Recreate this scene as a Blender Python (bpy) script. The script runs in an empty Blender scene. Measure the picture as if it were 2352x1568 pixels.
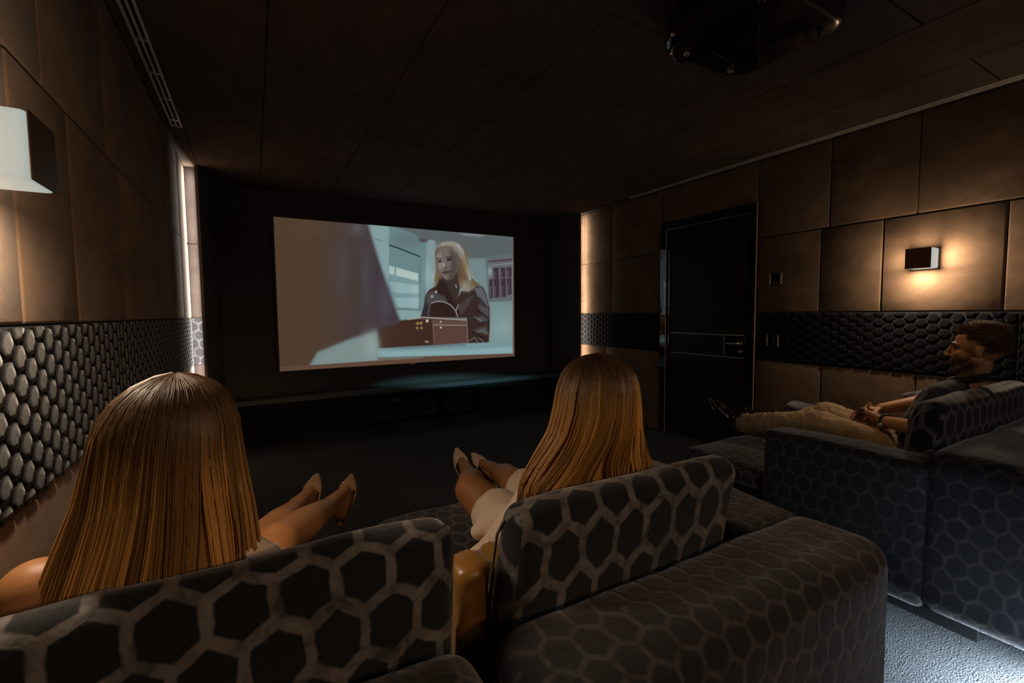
import bpy, bmesh, math, random
import numpy as np
from mathutils import Vector, Matrix, noise

random.seed(7)
rng = np.random.default_rng(7)
SC = bpy.context.scene
COL = SC.collection
PI = math.pi

XL, XR, H = -0.454, 3.678, 2.49          # left wall, right wall, ceiling
YB, YF = -2.6, 5.14                      # back wall, screen wall

# ------------------------------------------------------------------ basics
def lin(r, g, b):
    o = []
    for c in (r, g, b):
        c /= 255.0
        o.append(c / 12.92 if c <= 0.04045 else ((c + 0.055) / 1.055) ** 2.4)
    return (o[0], o[1], o[2], 1.0)

def link(o):
    COL.objects.link(o); return o

def empty(name, label, cat, loc=(0, 0, 0), group=None):
    o = bpy.data.objects.new(name, None); link(o)
    o.location = loc; o.empty_display_size = 0.1
    o['label'] = label; o['category'] = cat
    if group: o['group'] = group
    return o

def tag(o, label, cat, group=None):
    o['label'] = label; o['category'] = cat
    if group: o['group'] = group
    return o

def struct(o):
    o['kind'] = 'structure'; return o

def obj(name, bm, mats, parent=None, smooth=True, label=None):
    me = bpy.data.meshes.new(name)
    bm.normal_update(); bm.to_mesh(me); bm.free()
    if not isinstance(mats, (list, tuple)): mats = [mats]
    for m in mats: me.materials.append(m)
    if smooth:
        for p in me.polygons: p.use_smooth = True
    o = bpy.data.objects.new(name, me); link(o)
    if parent is not None:
        o.parent = parent
        o.matrix_parent_inverse = Matrix.Translation(-Vector(parent.location))
    if label: o['label'] = label
    return o

def pydata(name, verts, faces, mats, parent=None, smooth=True):
    me = bpy.data.meshes.new(name)
    me.from_pydata([tuple(v) for v in verts], [], [tuple(f) for f in faces])
    if not isinstance(mats, (list, tuple)): mats = [mats]
    for m in mats: me.materials.append(m)
    if smooth:
        me.polygons.foreach_set('use_smooth', [True] * len(me.polygons))
    me.update()
    o = bpy.data.objects.new(name, me); link(o)
    if parent is not None:
        o.parent = parent
        o.matrix_parent_inverse = Matrix.Translation(-Vector(parent.location))
    return o

def sharp(o, ang=35):
    for p in o.data.polygons: p.use_smooth = True
    try:
        o.data.set_sharp_from_angle(angle=math.radians(ang))
    except Exception:
        pass
    return o

def box(bm, x0, x1, y0, y1, z0, z1, bev=0.0, seg=2, mi=0):
    r = bmesh.ops.create_cube(bm, size=1.0)
    vs = r['verts']
    for v in vs:
        v.co = Vector((x0 + (v.co.x + .5) * (x1 - x0), y0 + (v.co.y + .5) * (y1 - y0), z0 + (v.co.z + .5) * (z1 - z0)))
    fs = set(f for v in vs for f in v.link_faces)
    for f in fs: f.material_index = mi
    if bev > 0:
        es = list(set(e for v in vs for e in v.link_edges))
        r2 = bmesh.ops.bevel(bm, geom=es, offset=bev, segments=seg, profile=.5, affect='EDGES', clamp_overlap=True)
        for f in r2['faces']: f.material_index = mi

def tube(bm, pts, r, seg=8, closed=False, mi=0):
    pts = [Vector(p) for p in pts]
    rs = r if isinstance(r, (list, tuple)) else [r] * len(pts)
    rings = []
    n = len(pts)
    up = Vector((0, 0, 1))
    prev = None
    for i, p in enumerate(pts):
        if closed: t = pts[(i + 1) % n] - pts[i - 1]
        else: t = pts[min(i + 1, n - 1)] - pts[max(i - 1, 0)]
        t = t.normalized() if t.length > 1e-9 else Vector((0, 0, 1))
        if prev is None:
            a = t.cross(up)
            if a.length < 1e-3: a = t.cross(Vector((1, 0, 0)))
        else:
            a = prev - t * prev.dot(t)
        a.normalize(); prev = a
        b = t.cross(a)
        rings.append([bm.verts.new(p + (a * math.cos(2 * PI * k / seg) + b * math.sin(2 * PI * k / seg)) * rs[i]) for k in range(seg)])
    m = n if closed else n - 1
    for i in range(m):
        A, B = rings[i], rings[(i + 1) % n]
        for k in range(seg):
            f = bm.faces.new((A[k], A[(k + 1) % seg], B[(k + 1) % seg], B[k])); f.material_index = mi; f.smooth = True
    if not closed:
        bm.faces.new(rings[0][::-1]).material_index = mi
        bm.faces.new(rings[-1]).material_index = mi

def uv_metric(o, off=0.0):
    """pattern coordinates in metres, carried over the top edge of a cushion"""
    me = o.data
    uv = me.uv_layers.new(name='UVMap')
    me.update()
    for p in me.polygons:
        n = p.normal
        side = abs(n.x) > .72
        for li in p.loop_indices:
            c = me.vertices[me.loops[li].vertex_index].co
            uv.data[li].uv = (c.y + off, c.z) if side else (c.x + off, c.z + c.y)

# ------------------------------------------------------------------ materials
def newmat(name):
    m = bpy.data.materials.new(name); m.use_nodes = True
    nt = m.node_tree
    b = nt.nodes['Principled BSDF']
    return m, nt, b

def simple(name, col, rough=.5, metal=0.0, spec=.5, coat=0.0, noise_amt=0.0, nscale=20, bump=0.0, bscale=200, sheen=0.0):
    m, nt, b = newmat(name)
    b.inputs['Base Color'].default_value = col
    b.inputs['Roughness'].default_value = rough
    b.inputs['Metallic'].default_value = metal
    b.inputs['Specular IOR Level'].default_value = spec
    b.inputs['Coat Weight'].default_value = coat
    b.inputs['Sheen Weight'].default_value = sheen
    tc = nt.nodes.new('ShaderNodeTexCoord')
    if noise_amt > 0:
        n = nt.nodes.new('ShaderNodeTexNoise'); n.inputs['Scale'].default_value = nscale; n.inputs['Detail'].default_value = 4
        nt.links.new(tc.outputs['Object'], n.inputs['Vector'])
        mx = nt.nodes.new('ShaderNodeMix'); mx.data_type = 'RGBA'
        mx.inputs['A'].default_value = tuple(c * (1 - noise_amt) for c in col[:3]) + (1,)
        mx.inputs['B'].default_value = tuple(min(1, c * (1 + noise_amt)) for c in col[:3]) + (1,)
        nt.links.new(n.outputs['Fac'], mx.inputs['Factor'])
        nt.links.new(mx.outputs['Result'], b.inputs['Base Color'])
    if bump > 0:
        n2 = nt.nodes.new('ShaderNodeTexNoise'); n2.inputs['Scale'].default_value = bscale; n2.inputs['Detail'].default_value = 3
        nt.links.new(tc.outputs['Object'], n2.inputs['Vector'])
        bp = nt.nodes.new('ShaderNodeBump'); bp.inputs['Strength'].default_value = bump; bp.inputs['Distance'].default_value = .01
        nt.links.new(n2.outputs['Fac'], bp.inputs['Height'])
        nt.links.new(bp.outputs['Normal'], b.inputs['Normal'])
    return m

def emis(name, col, strength=1.0):
    m, nt, b = newmat(name)
    b.inputs['Base Color'].default_value = (0.4, .4, .4, 1)
    b.inputs['Emission Color'].default_value = col
    b.inputs['Emission Strength'].default_value = strength
    return m

def suede(name, col, sheen=.06):
    m, nt, b = newmat(name)
    b.inputs['Roughness'].default_value = .95
    b.inputs['Specular IOR Level'].default_value = .15
    b.inputs['Sheen Weight'].default_value = sheen
    b.inputs['Sheen Roughness'].default_value = .5
    tc = nt.nodes.new('ShaderNodeTexCoord')
    mp = nt.nodes.new('ShaderNodeMapping'); mp.inputs['Scale'].default_value = (2.2, 1.4, 2.2)
    nt.links.new(tc.outputs['Object'], mp.inputs['Vector'])
    n = nt.nodes.new('ShaderNodeTexNoise'); n.inputs['Scale'].default_value = 2.6; n.inputs['Detail'].default_value = 7; n.inputs['Roughness'].default_value = .6
    n.inputs['Distortion'].default_value = .6
    nt.links.new(mp.outputs['Vector'], n.inputs['Vector'])
    cr = nt.nodes.new('ShaderNodeValToRGB')
    e = cr.color_ramp.elements
    e[0].position = .30; e[0].color = tuple(c * .72 for c in col[:3]) + (1,)
    e[1].position = .68; e[1].color = tuple(min(1, c * 1.25) for c in col[:3]) + (1,)
    nt.links.new(n.outputs['Fac'], cr.inputs['Fac'])
    nt.links.new(cr.outputs['Color'], b.inputs['Base Color'])
    n2 = nt.nodes.new('ShaderNodeTexNoise'); n2.inputs['Scale'].default_value = 9; n2.inputs['Detail'].default_value = 8
    nt.links.new(tc.outputs['Object'], n2.inputs['Vector'])
    bp = nt.nodes.new('ShaderNodeBump'); bp.inputs['Strength'].default_value = .18; bp.inputs['Distance'].default_value = .02
    nt.links.new(n2.outputs['Fac'], bp.inputs['Height']); nt.links.new(bp.outputs['Normal'], b.inputs['Normal'])
    return m

def hex_velvet(name, pitch, width, dark, light, wob_amt=.026, sheen=.5, blur=.03):
    """cut velvet: dark pile hexagons between paler flat lines"""
    m, nt, b = newmat(name)
    N, L = nt.nodes, nt.links
    b.inputs['Roughness'].default_value = .9
    b.inputs['Specular IOR Level'].default_value = .2
    b.inputs['Sheen Weight'].default_value = sheen
    b.inputs['Sheen Roughness'].default_value = .45
    b.inputs['Sheen Tint'].default_value = (.75, .72, .75, 1)
    uv = N.new('ShaderNodeUVMap')
    tc = N.new('ShaderNodeTexCoord')
    # cloth wobble
    nz = N.new('ShaderNodeTexNoise'); nz.inputs['Scale'].default_value = 14; nz.inputs['Detail'].default_value = 3
    L.new(tc.outputs['Object'], nz.inputs['Vector'])
    wob = N.new('ShaderNodeVectorMath'); wob.operation = 'MULTIPLY_ADD'
    L.new(nz.outputs['Color'], wob.inputs[0]); wob.inputs[1].default_value = (wob_amt, wob_amt, 0)
    L.new(uv.outputs['UV'], wob.inputs[2])
    sc = N.new('ShaderNodeVectorMath'); sc.operation = 'MULTIPLY_ADD'
    L.new(wob.outputs[0], sc.inputs[0]); sc.inputs[1].default_value = (1 / pitch, 1 / (pitch * 1.26), 0); sc.inputs[2].default_value = (50, 50 * 1.7320508, 0)
    src = sc
    def vm(op, a, bv):
        n = N.new('ShaderNodeVectorMath'); n.operation = op
        L.new(a, n.inputs[0])
        if isinstance(bv, tuple): n.inputs[1].default_value = bv
        else: L.new(bv, n.inputs[1])
        return n
    r = (1, 1.7320508, 1); h = (.5, .8660254, 0)
    a1 = vm('SUBTRACT', vm('MODULO', src.outputs[0], r).outputs[0], h)
    a2 = vm('SUBTRACT', vm('MODULO', vm('SUBTRACT', src.outputs[0], h).outputs[0], r).outputs[0], h)
    d1 = vm('DOT_PRODUCT', a1.outputs[0], a1.outputs[0]); d2 = vm('DOT_PRODUCT', a2.outputs[0], a2.outputs[0])
    lt = N.new('ShaderNodeMath'); lt.operation = 'LESS_THAN'
    L.new(d1.outputs['Value'], lt.inputs[0]); L.new(d2.outputs['Value'], lt.inputs[1])
    mx = N.new('ShaderNodeMix'); mx.data_type = 'VECTOR'
    L.new(lt.outputs[0], mx.inputs[0]); L.new(a2.outputs[0], mx.inputs[4]); L.new(a1.outputs[0], mx.inputs[5])
    ab = N.new('ShaderNodeVectorMath'); ab.operation = 'ABSOLUTE'; L.new(mx.outputs[1], ab.inputs[0])
    dt = vm('DOT_PRODUCT', ab.outputs[0], (.5, .8660254, 0))
    sx = N.new('ShaderNodeSeparateXYZ'); L.new(ab.outputs[0], sx.inputs[0])
    mxx = N.new('ShaderNodeMath'); mxx.operation = 'MAXIMUM'
    L.new(dt.outputs['Value'], mxx.inputs[0]); L.new(sx.outputs['X'], mxx.inputs[1])
    mr = N.new('ShaderNodeMapRange'); mr.interpolation_type = 'SMOOTHSTEP'
    w = .5 - width / pitch / 2
    mr.inputs['From Min'].default_value = w - blur; mr.inputs['From Max'].default_value = w + blur
    L.new(mxx.outputs[0], mr.inputs['Value'])
    # uneven pile
    n3 = N.new('ShaderNodeTexNoise'); n3.inputs['Scale'].default_value = 26; n3.inputs['Detail'].default_value = 5; n3.inputs['Distortion'].default_value = .8
    L.new(tc.outputs['Object'], n3.inputs['Vector'])
    mr2 = N.new('ShaderNodeMapRange'); mr2.inputs['From Min'].default_value = .3; mr2.inputs['From Max'].default_value = .7
    mr2.inputs['To Min'].default_value = .22; mr2.inputs['To Max'].default_value = 1.15
    L.new(n3.outputs['Fac'], mr2.inputs['Value'])
    cm = N.new('ShaderNodeMix'); cm.data_type = 'RGBA'
    cm.inputs['A'].default_value = dark; cm.inputs['B'].default_value = light
    ml = N.new('ShaderNodeMath'); ml.operation = 'MULTIPLY'
    L.new(mr.outputs[0], ml.inputs[0]); L.new(mr2.outputs[0], ml.inputs[1])
    L.new(ml.outputs[0], cm.inputs['Factor'])
    L.new(cm.outputs['Result'], b.inputs['Base Color'])
    # the pile stands a little proud, plus nap
    n4 = N.new('ShaderNodeTexNoise'); n4.inputs['Scale'].default_value = 60; n4.inputs['Detail'].default_value = 4
    L.new(tc.outputs['Object'], n4.inputs['Vector'])
    ad = N.new('ShaderNodeMath'); ad.operation = 'MULTIPLY_ADD'
    L.new(mr.outputs[0], ad.inputs[0]); ad.inputs[1].default_value = -.5; L.new(n4.outputs['Fac'], ad.inputs[2])
    bp = N.new('ShaderNodeBump'); bp.inputs['Strength'].default_value = .35; bp.inputs['Distance'].default_value = .006
    L.new(ad.outputs[0], bp.inputs['Height']); L.new(bp.outputs['Normal'], b.inputs['Normal'])
    return m

def attr_mat(name, rough=.5, spec=.4, aniso=0.0, sheen=0.0, bump=0.0, bscale=120, sss=0.0, coat=0.0):
    m, nt, b = newmat(name)
    a = nt.nodes.new('ShaderNodeAttribute'); a.attribute_name = 'tint'
    nt.links.new(a.outputs['Color'], b.inputs['Base Color'])
    b.inputs['Roughness'].default_value = rough
    b.inputs['Specular IOR Level'].default_value = spec
    b.inputs['Anisotropic'].default_value = aniso
    b.inputs['Sheen Weight'].default_value = sheen
    b.inputs['Coat Weight'].default_value = coat
    if bump > 0:
        tc = nt.nodes.new('ShaderNodeTexCoord')
        n = nt.nodes.new('ShaderNodeTexNoise'); n.inputs['Scale'].default_value = bscale; n.inputs['Detail'].default_value = 4
        nt.links.new(tc.outputs['Object'], n.inputs['Vector'])
        bp = nt.nodes.new('ShaderNodeBump'); bp.inputs['Strength'].default_value = bump; bp.inputs['Distance'].default_value = .004
        nt.links.new(n.outputs['Fac'], bp.inputs['Height']); nt.links.new(bp.outputs['Normal'], b.inputs['Normal'])
    return m

def set_tint(o, cols):
    a = o.data.color_attributes.new(name='tint', type='FLOAT_COLOR', domain='POINT')
    c = np.ones((len(o.data.vertices), 4), dtype=np.float32); c[:, :3] = np.asarray(cols)[:, :3]
    a.data.foreach_set('color', c.ravel())

M = {}
M['suede'] = suede('brown_suede', (.185, .115, .070, 1))
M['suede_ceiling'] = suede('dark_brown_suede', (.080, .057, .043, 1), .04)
M['backing'] = simple('black_backing', (.01, .009, .008, 1), .9)
M['front_fabric'] = simple('black_acoustic_fabric', (.085, .074, .068, 1), .95, spec=.1, bump=.2, bscale=300)
M['front_suede'] = suede('black_brown_suede', (.04, .03, .026, 1), .03)
M['band'] = simple('quilted_velvet_pad', (.0045, .0050, .0065, 1), .95, spec=.03, noise_amt=.4, nscale=30, sheen=.22, bump=.12, bscale=60)
M['band_line'] = simple('quilted_velvet_channel', (.045, .045, .047, 1), .8, spec=.2)
M['velvet'] = hex_velvet('honeycomb_velvet', .0925, .0185, (.010, .0110, .0135, 1), (.17, .155, .15, 1))
M['velvet_body'] = hex_velvet('honeycomb_velvet_soft', .066, .0095, (.018, .018, .020, 1), (.080, .071, .068, 1), wob_amt=.024, blur=.08)
M['velvet_foot'] = hex_velvet('honeycomb_velvet_narrow', .066, .009, (.028, .027, .028, 1), (.15, .13, .12, 1))
M['plain_velvet'] = simple('charcoal_velvet', (.022, .021, .022, 1), .9, spec=.2, noise_amt=.5, nscale=25, sheen=.5, bump=.2, bscale=80)
M['piping'] = simple('grey_piping', (.16, .14, .13, 1), .7, sheen=.4)
M['carpet'] = simple('charcoal_carpet', (.070, .072, .078, 1), 1.0, spec=.1, noise_amt=.45, nscale=55, bump=1.0, bscale=170)
M['lacquer'] = simple('black_gloss_lacquer', (.006, .006, .006, 1), .04, spec=.9, coat=1.0)
M['lacquer_top'] = simple('black_satin_lacquer', (.075, .078, .08, 1), .5, spec=.5)
M['door_leaf'] = simple('dark_door_veneer', (.012, .010, .009, 1), .55, spec=.3, noise_amt=.3, nscale=6)
M['cabinet'] = simple('dark_matt_lacquer', (.010, .0095, .009, 1), .65, spec=.15)
M['chrome'] = simple('polished_steel', (.62, .58, .54, 1), .3, metal=.75)
M['bronze'] = simple('bronze_metal', (.30, .19, .115, 1), .35, metal=.85)
M['brass'] = simple('brass_trim', (.72, .45, .26, 1), .4, metal=.6)
M['vent_metal'] = simple('warm_grey_aluminium', (.62, .54, .47, 1), .55, metal=.2)
M['black_plastic'] = simple('black_plastic', (.008, .008, .009, 1), .25, spec=.6)
M['matt_black'] = simple('matt_black_plastic', (.006, .006, .0065, 1), .7, spec=.15)
M['projector'] = simple('gloss_black_projector', (.006, .006, .0065, 1), .2, spec=.9, coat=.8)
M['glass'] = simple('lens_glass', (.01, .012, .02, 1), .02, spec=1.0, coat=1.0)
M['lamp_white'] = emis('glowing_lamp_glass', (.315, .385, .365, 1), 1.0)
M['led'] = emis('led_strip', (.9, .82, .70, 1), 3.0)
M['led_cool'] = emis('cool_led_strip', (.62, .86, 1.0, 1), 2.0)
M['skin'] = attr_mat('skin', .48, .4, bump=.05)
M['hair'] = attr_mat('hair_strands', .48, .35, aniso=.4)
M['cloth'] = attr_mat('woven_cloth', .85, .2, sheen=.25, bump=.12, bscale=260)
M['patent'] = simple('tan_patent_leather', (.36, .20, .105, 1), .10, spec=.8, coat=1.0)
M['nubuck'] = simple('beige_nubuck', (.50, .38, .27, 1), .75, spec=.2, sheen=.2, bump=.08)
M['insole'] = simple('pale_insole', (.35, .22, .14, 1), .6)
M['shoe_black'] = simple('black_dress_leather', (.020, .013, .009, 1), .18, spec=.8, coat=.5)
M['satin'] = simple('golden_brown_satin', (.40, .18, .028, 1), .36, spec=.8, noise_amt=.25, nscale=7, sheen=.2)
M['stud'] = simple('gold_stud', (.8, .6, .4, 1), .2, metal=1.0)

# ------------------------------------------------------------------ camera and view
cam = bpy.data.objects.new('camera', bpy.data.cameras.new('camera')); link(cam)
yaw, pitch, roll = math.radians(29.571), math.radians(-3.634), math.radians(-.547)
F = Vector((math.sin(yaw) * math.cos(pitch), math.cos(yaw) * math.cos(pitch), math.sin(pitch)))
R0 = Vector((math.cos(yaw), -math.sin(yaw), 0)); U0 = R0.cross(F)
Rv = R0 * math.cos(roll) + U0 * math.sin(roll); Uv = -R0 * math.sin(roll) + U0 * math.cos(roll)
mw = Matrix((( Rv.x, Uv.x, -F.x, 0), (Rv.y, Uv.y, -F.y, 0), (Rv.z, Uv.z, -F.z, 1.26), (0, 0, 0, 1)))
cam.matrix_world = mw
cam.data.sensor_width = 36; cam.data.sensor_fit = 'HORIZONTAL'
cam.data.lens = 36 * 1043.33 / 2352
cam.data.clip_start = .02
SC.camera = cam
SC.view_settings.view_transform = 'Standard'; SC.view_settings.look = 'None'
SC.view_settings.exposure = 0.0; SC.view_settings.gamma = 1.0
SC.view_settings.use_curve_mapping = False
SC.cycles.use_denoising = True
SC.cycles.max_bounces = 8
SC.cycles.sample_clamp_indirect = 4.0
SC.cycles.caustics_reflective = False; SC.cycles.caustics_refractive = False
w = bpy.data.worlds.new('world'); SC.world = w; w.use_nodes = True
w.node_tree.nodes['Background'].inputs[0].default_value = (0, 0, 0, 1)

# ------------------------------------------------------------------ room shell
def plane_panels(bm, axis, at, depth, rects, gap=.004, bev=.010):
    """padded panels on a wall plane x=at (axis 0) or z=at (axis 2); depth gives the side they sit on"""
    for (a0, a1, b0, b1) in rects:
        a0 += gap / 2; a1 -= gap / 2; b0 += gap / 2; b1 -= gap / 2
        if axis == 0: box(bm, min(at, at + depth), max(at, at + depth), a0, a1, b0, b1, bev, 3)
        else: box(bm, a0, a1, b0, b1, min(at, at + depth), max(at, at + depth), bev, 3)

def split_row(z0, z1, ys, skip=None):
    out = []
    for a, b in zip(ys[:-1], ys[1:]):
        if skip and a >= skip[0] - .001 and b <= skip[1] + .001:
            continue
        out.append((a, b, z0, z1))
    return out

bm = bmesh.new(); box(bm, -1.2, XR + .3, YB - .1, YF + .3, -.1, 0)
floor = struct(obj('floor', bm, M['carpet'], smooth=False))

bm = bmesh.new(); box(bm, XL - .3, XR + .3, YB - .1, YF + .3, H + .028, H + .12, mi=1)
xs = [XL, .10, .72, 1.34, 1.96, 2.58, 3.14, 3.578]
rects = []
for i, (a, b) in enumerate(zip(xs[:-1], xs[1:])):
    ysr = [YB, -1.5, -.3, .9, 2.1, 3.3, 4.5, YF] if i % 2 == 0 else [YB, -.9, .3, 1.5, 2.7, 3.9, YF]
    if i == 0:
        a = -.354
    for c, d in zip(ysr[:-1], ysr[1:]): rects.append((a, b, c, d))
plane_panels(bm, 2, H + .03, -.03, rects, gap=.003, bev=.006)
# the ceiling margins beside and between the air slots
for (a, b, c, d) in ((XL, -.354, 3.722, YF), (XL, -.417, 1.6, 3.722), (3.641, XR, .2, 3.722), (3.578, XR, 3.722, YF), (XL, -.354, YB, 1.6), (3.578, XR, YB, .2)):
    box(bm, a, b, c, d, H, H + .03)
ceiling = struct(obj('ceiling', bm, [M['suede_ceiling'], M['backing']], smooth=False))

ZB0, ZB1, ZR = .845, 1.24, 1.86
DY0, DY1, DZ = 2.315, 3.34, 2.152
def wall(name, x, sgn, row_top, row_mid, row_low, door=None):
    bm = bmesh.new()
    d = .03 * sgn
    xa, xb = sorted((x + d, x + d + .09 * sgn))
    if door:
        box(bm, xa, xb, YB, door[0], 0, H + .1, mi=1); box(bm, xa, xb, door[1], YF, 0, H + .1, mi=1); box(bm, xa, xb, door[0], door[1], DZ, H + .1, mi=1)
    else:
        box(bm, xa, xb, YB, YF, 0, H + .1, mi=1)
    rs = []
    sk = door
    rs += split_row(ZR, H, row_top) if not door else [r for r in split_row(ZR, H, row_top) if not (r[0] < door[1] and r[1] > door[0])]
    rs += split_row(ZB1, ZR, row_mid, sk) + split_row(0, ZB0, row_low, sk)
    if door:
        rs += [(door[0], door[1], DZ, H)]
        for r in split_row(ZR, H, row_top):
            if r[0] < door[1] and r[1] > door[0]:
                if r[0] < door[0]: rs.append((r[0], door[0], ZR, H))
                if r[1] > door[1]: rs.append((door[1], r[1], ZR, H))
    plane_panels(bm, 0, x, d, rs)
    return struct(obj(name, bm, [M['suede'], M['backing']], smooth=False))

wall_l = wall('wall_left', XL, -1, [YB, -1.6, -.6, .3, .98, 1.66, 2.26, 2.9, 3.5, 4.22, YF], [YB, -2.0, -1.1, -.25, .30, .87, 1.451, 1.83, 2.43, 3.03, 3.63, 4.22, YF], [YB, -1.6, -.8, 0, .6, 1.2, 1.83, 2.43, 3.03, 3.63, 4.22, YF])
wall_r = wall('wall_right', XR, 1, [YB, -1.9, -1.2, -.45, .13, .69, 1.27, 1.775, 4.09, 4.6, YF], [YB, -2.0, -1.45, -.87, -.29, .286, .866, 1.445, 1.827, DY0, DY1, 4.092, YF], [YB, -1.7, -1.1, -.5, .1, .66, 1.24, 1.80, DY0, DY1, 4.203, YF], (DY0, DY1))
for o in (wall_l, wall_r): sharp(o, 50)

def hex_band(name, x, sgn, spans, parent):
    """quilted honeycomb velvet: real padded hexagons on a paler channel cloth"""
    a = .0375; pitch_y = 1.5 * a; pitch_z = math.sqrt(3) * a
    V, Fc, mi = [], [], []
    def q(pts, m):
        b = len(V); V.extend(pts); Fc.append(tuple(range(b, b + len(pts)))); mi.append(m)
    for (y0, y1) in spans:
        bx = x + .0015 * sgn
        q([(bx, y0, ZB0), (bx, y1, ZB0), (bx, y1, ZB1), (bx, y0, ZB1)] if sgn > 0 else [(bx, y1, ZB0), (bx, y0, ZB0), (bx, y0, ZB1), (bx, y1, ZB1)], 1)
        ny = int((y1 - y0) / pitch_y) + 2; nz = int((ZB1 - ZB0) / pitch_z) + 2
        for i in range(-1, ny):
            for j in range(-1, nz):
                cy = y0 + (i + .5) * pitch_y; cz = ZB0 + (j + .5 + (.5 if i % 2 else 0)) * pitch_z
                rings = []
                ok = True
                for (k, d) in ((.91, .005), (.86, -.002), (.80, -.0045), (.45, -.005)):
                    ring = []
                    for t in range(6):
                        an = t * PI / 3
                        yy = min(max(cy + a * k * math.cos(an), y0 + .002), y1 - .002); zz = min(max(cz + a * k * math.sin(an), ZB0 + .002), ZB1 - .002)
                        ring.append((x + d * sgn, yy, zz))
                    rings.append(ring)
                ysz = max(p[1] for p in rings[0]) - min(p[1] for p in rings[0]); zsz = max(p[2] for p in rings[0]) - min(p[2] for p in rings[0])
                if ysz < .006 or zsz < .006: continue
                b = len(V)
                for r in rings: V.extend(r)
                for L in range(3):
                    for t in range(6):
                        p = (b + L * 6 + t, b + L * 6 + (t + 1) % 6, b + L * 6 + 6 + (t + 1) % 6, b + L * 6 + 6 + t)
                        Fc.append(p if sgn < 0 else p[::-1]); mi.append(0)
                p = tuple(b + 18 + t for t in range(6)); Fc.append(p if sgn < 0 else p[::-1]); mi.append(0)
    o = pydata(name, V, Fc, [M['band'], M['band_line']], parent)
    o.data.polygons.foreach_set('material_index', mi)
    return struct(o)
hex_band('velvet_band', XL, -1, [(YB, -.3), (-.3, .98), (.98, 2.26), (2.26, 3.53), (3.53, 4.62)], wall_l)
hex_band('velvet_band', XR, 1, [(YB, -.9), (-.9, .80), (.80, 1.575), (1.575, DY0 - .002), (DY1 + .002, 4.0), (4.0, 4.70)], wall_r)

bm = bmesh.new(); box(bm, XL - .2, XR + .2, YF, YF + .1, 0, H + .1)
struct(obj('wall_front', bm, M['front_fabric'], smooth=False))
bm = bmesh.new(); box(bm, XL - .2, XR + .2, YB - .1, YB, 0, H + .1)
struct(obj('wall_back', bm, M['suede'], smooth=False))
# side returns of the screen niche, standing clear of the walls so the corner light escapes
def ret(name, pts):
    bm = bmesh.new()
    lo = [bm.verts.new((p[0], p[1], 0)) for p in pts]; hi = [bm.verts.new((p[0], p[1], H)) for p in pts]
    n = len(pts)
    bm.faces.new(lo[::-1]); bm.faces.new(hi)
    for i in range(n): bm.faces.new((lo[i], lo[(i + 1) % n], hi[(i + 1) % n], hi[i]))
    bmesh.ops.recalc_face_normals(bm, faces=bm.faces[:])
    return struct(obj(name, bm, M['front_fabric'], smooth=False))
ret('wall_front_left', [(-.373, 4.57), (-.352, 4.57), (-.262, YF), (-.454, YF), (-.454, 5.10), (-.345, 4.80), (-.350, 4.585), (-.373, 4.585)])
ret('wall_front_right', [(3.600, 4.57), (3.582, 4.57), (3.465, YF), (3.678, YF), (3.678, 5.10), (3.574, 4.80), (3.580, 4.585), (3.600, 4.585)])
# back of the left light slot: suede with the velvet band running through
bm = bmesh.new()
for z0, z1 in ((0, ZB0), (ZB1, ZR), (ZR, H)): box(bm, XL, -.355, 4.66, 4.69, z0 + .002, z1 - .002, .005, 2)
back_slot = struct(sharp(obj('trim_1', bm, M['front_suede'], smooth=False), 50))
bm = bmesh.new(); box(bm, XL, -.355, 4.658, 4.69, ZB0, ZB1)
o = obj('velvet_band', bm, M['velvet_body'], back_slot, smooth=False); uv_metric(o)
struct(o)
bm = bmesh.new(); box(bm, 3.60, XR, 4.72, 4.75, 0, H)
struct(obj('trim_2', bm, M['suede'], smooth=False))

# ------------------------------------------------------------------ corner light strips
def strip(name, x, y, label):
    bm = bmesh.new(); box(bm, x - .006, x + .006, y - .006, y + .006, .05, H - .02, .002, 1)
    t = tag(obj(name, bm, M['led'], smooth=False), label, 'light strip')
    return t
strip('light_strip', -.3645, 4.602, 'glowing vertical light strip hidden in the corner slot left of the screen')
strip('light_strip', 3.5925, 4.602, 'glowing vertical light strip hidden in the corner slot between screen and door')

def area(name, loc, rot, sx, sy, power, col, spread=PI):
    l = bpy.data.lights.new(name, 'AREA'); l.shape = 'RECTANGLE'; l.size = sx; l.size_y = sy
    l.energy = power; l.color = col; l.spread = spread
    o = bpy.data.objects.new(name, l); link(o); o.location = loc; o.rotation_euler = rot
    return o
def spot(name, loc, target, power, col, ang, blend=.6, size=.05):
    l = bpy.data.lights.new(name, 'SPOT'); l.energy = power; l.color = col; l.spot_size = ang; l.spot_blend = blend; l.shadow_soft_size = size
    o = bpy.data.objects.new(name, l); link(o); o.location = loc
    d = Vector(target) - Vector(loc); o.rotation_euler = d.to_track_quat('-Z', 'Y').to_euler()
    return o
def pt(name, loc, power, col, size=.03):
    l = bpy.data.lights.new(name, 'POINT'); l.energy = power; l.color = col; l.shadow_soft_size = size
    o = bpy.data.objects.new(name, l); link(o); o.location = loc
    return o
WARM = (1.0, .78, .56)
HOT = (1.0, .60, .29)
# area light -Z is its direction; strips throw on the wall beside them
area('corner_light_left', (-.3712, 4.600, H / 2), (PI / 2, 0, PI / 2), .012, H - .1, 24, (1, .94, .86))
area('corner_light_right', (3.5985, 4.600, H / 2), (PI / 2, 0, -PI / 2), .012, H - .1, 20, (1, .86, .70))

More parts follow.
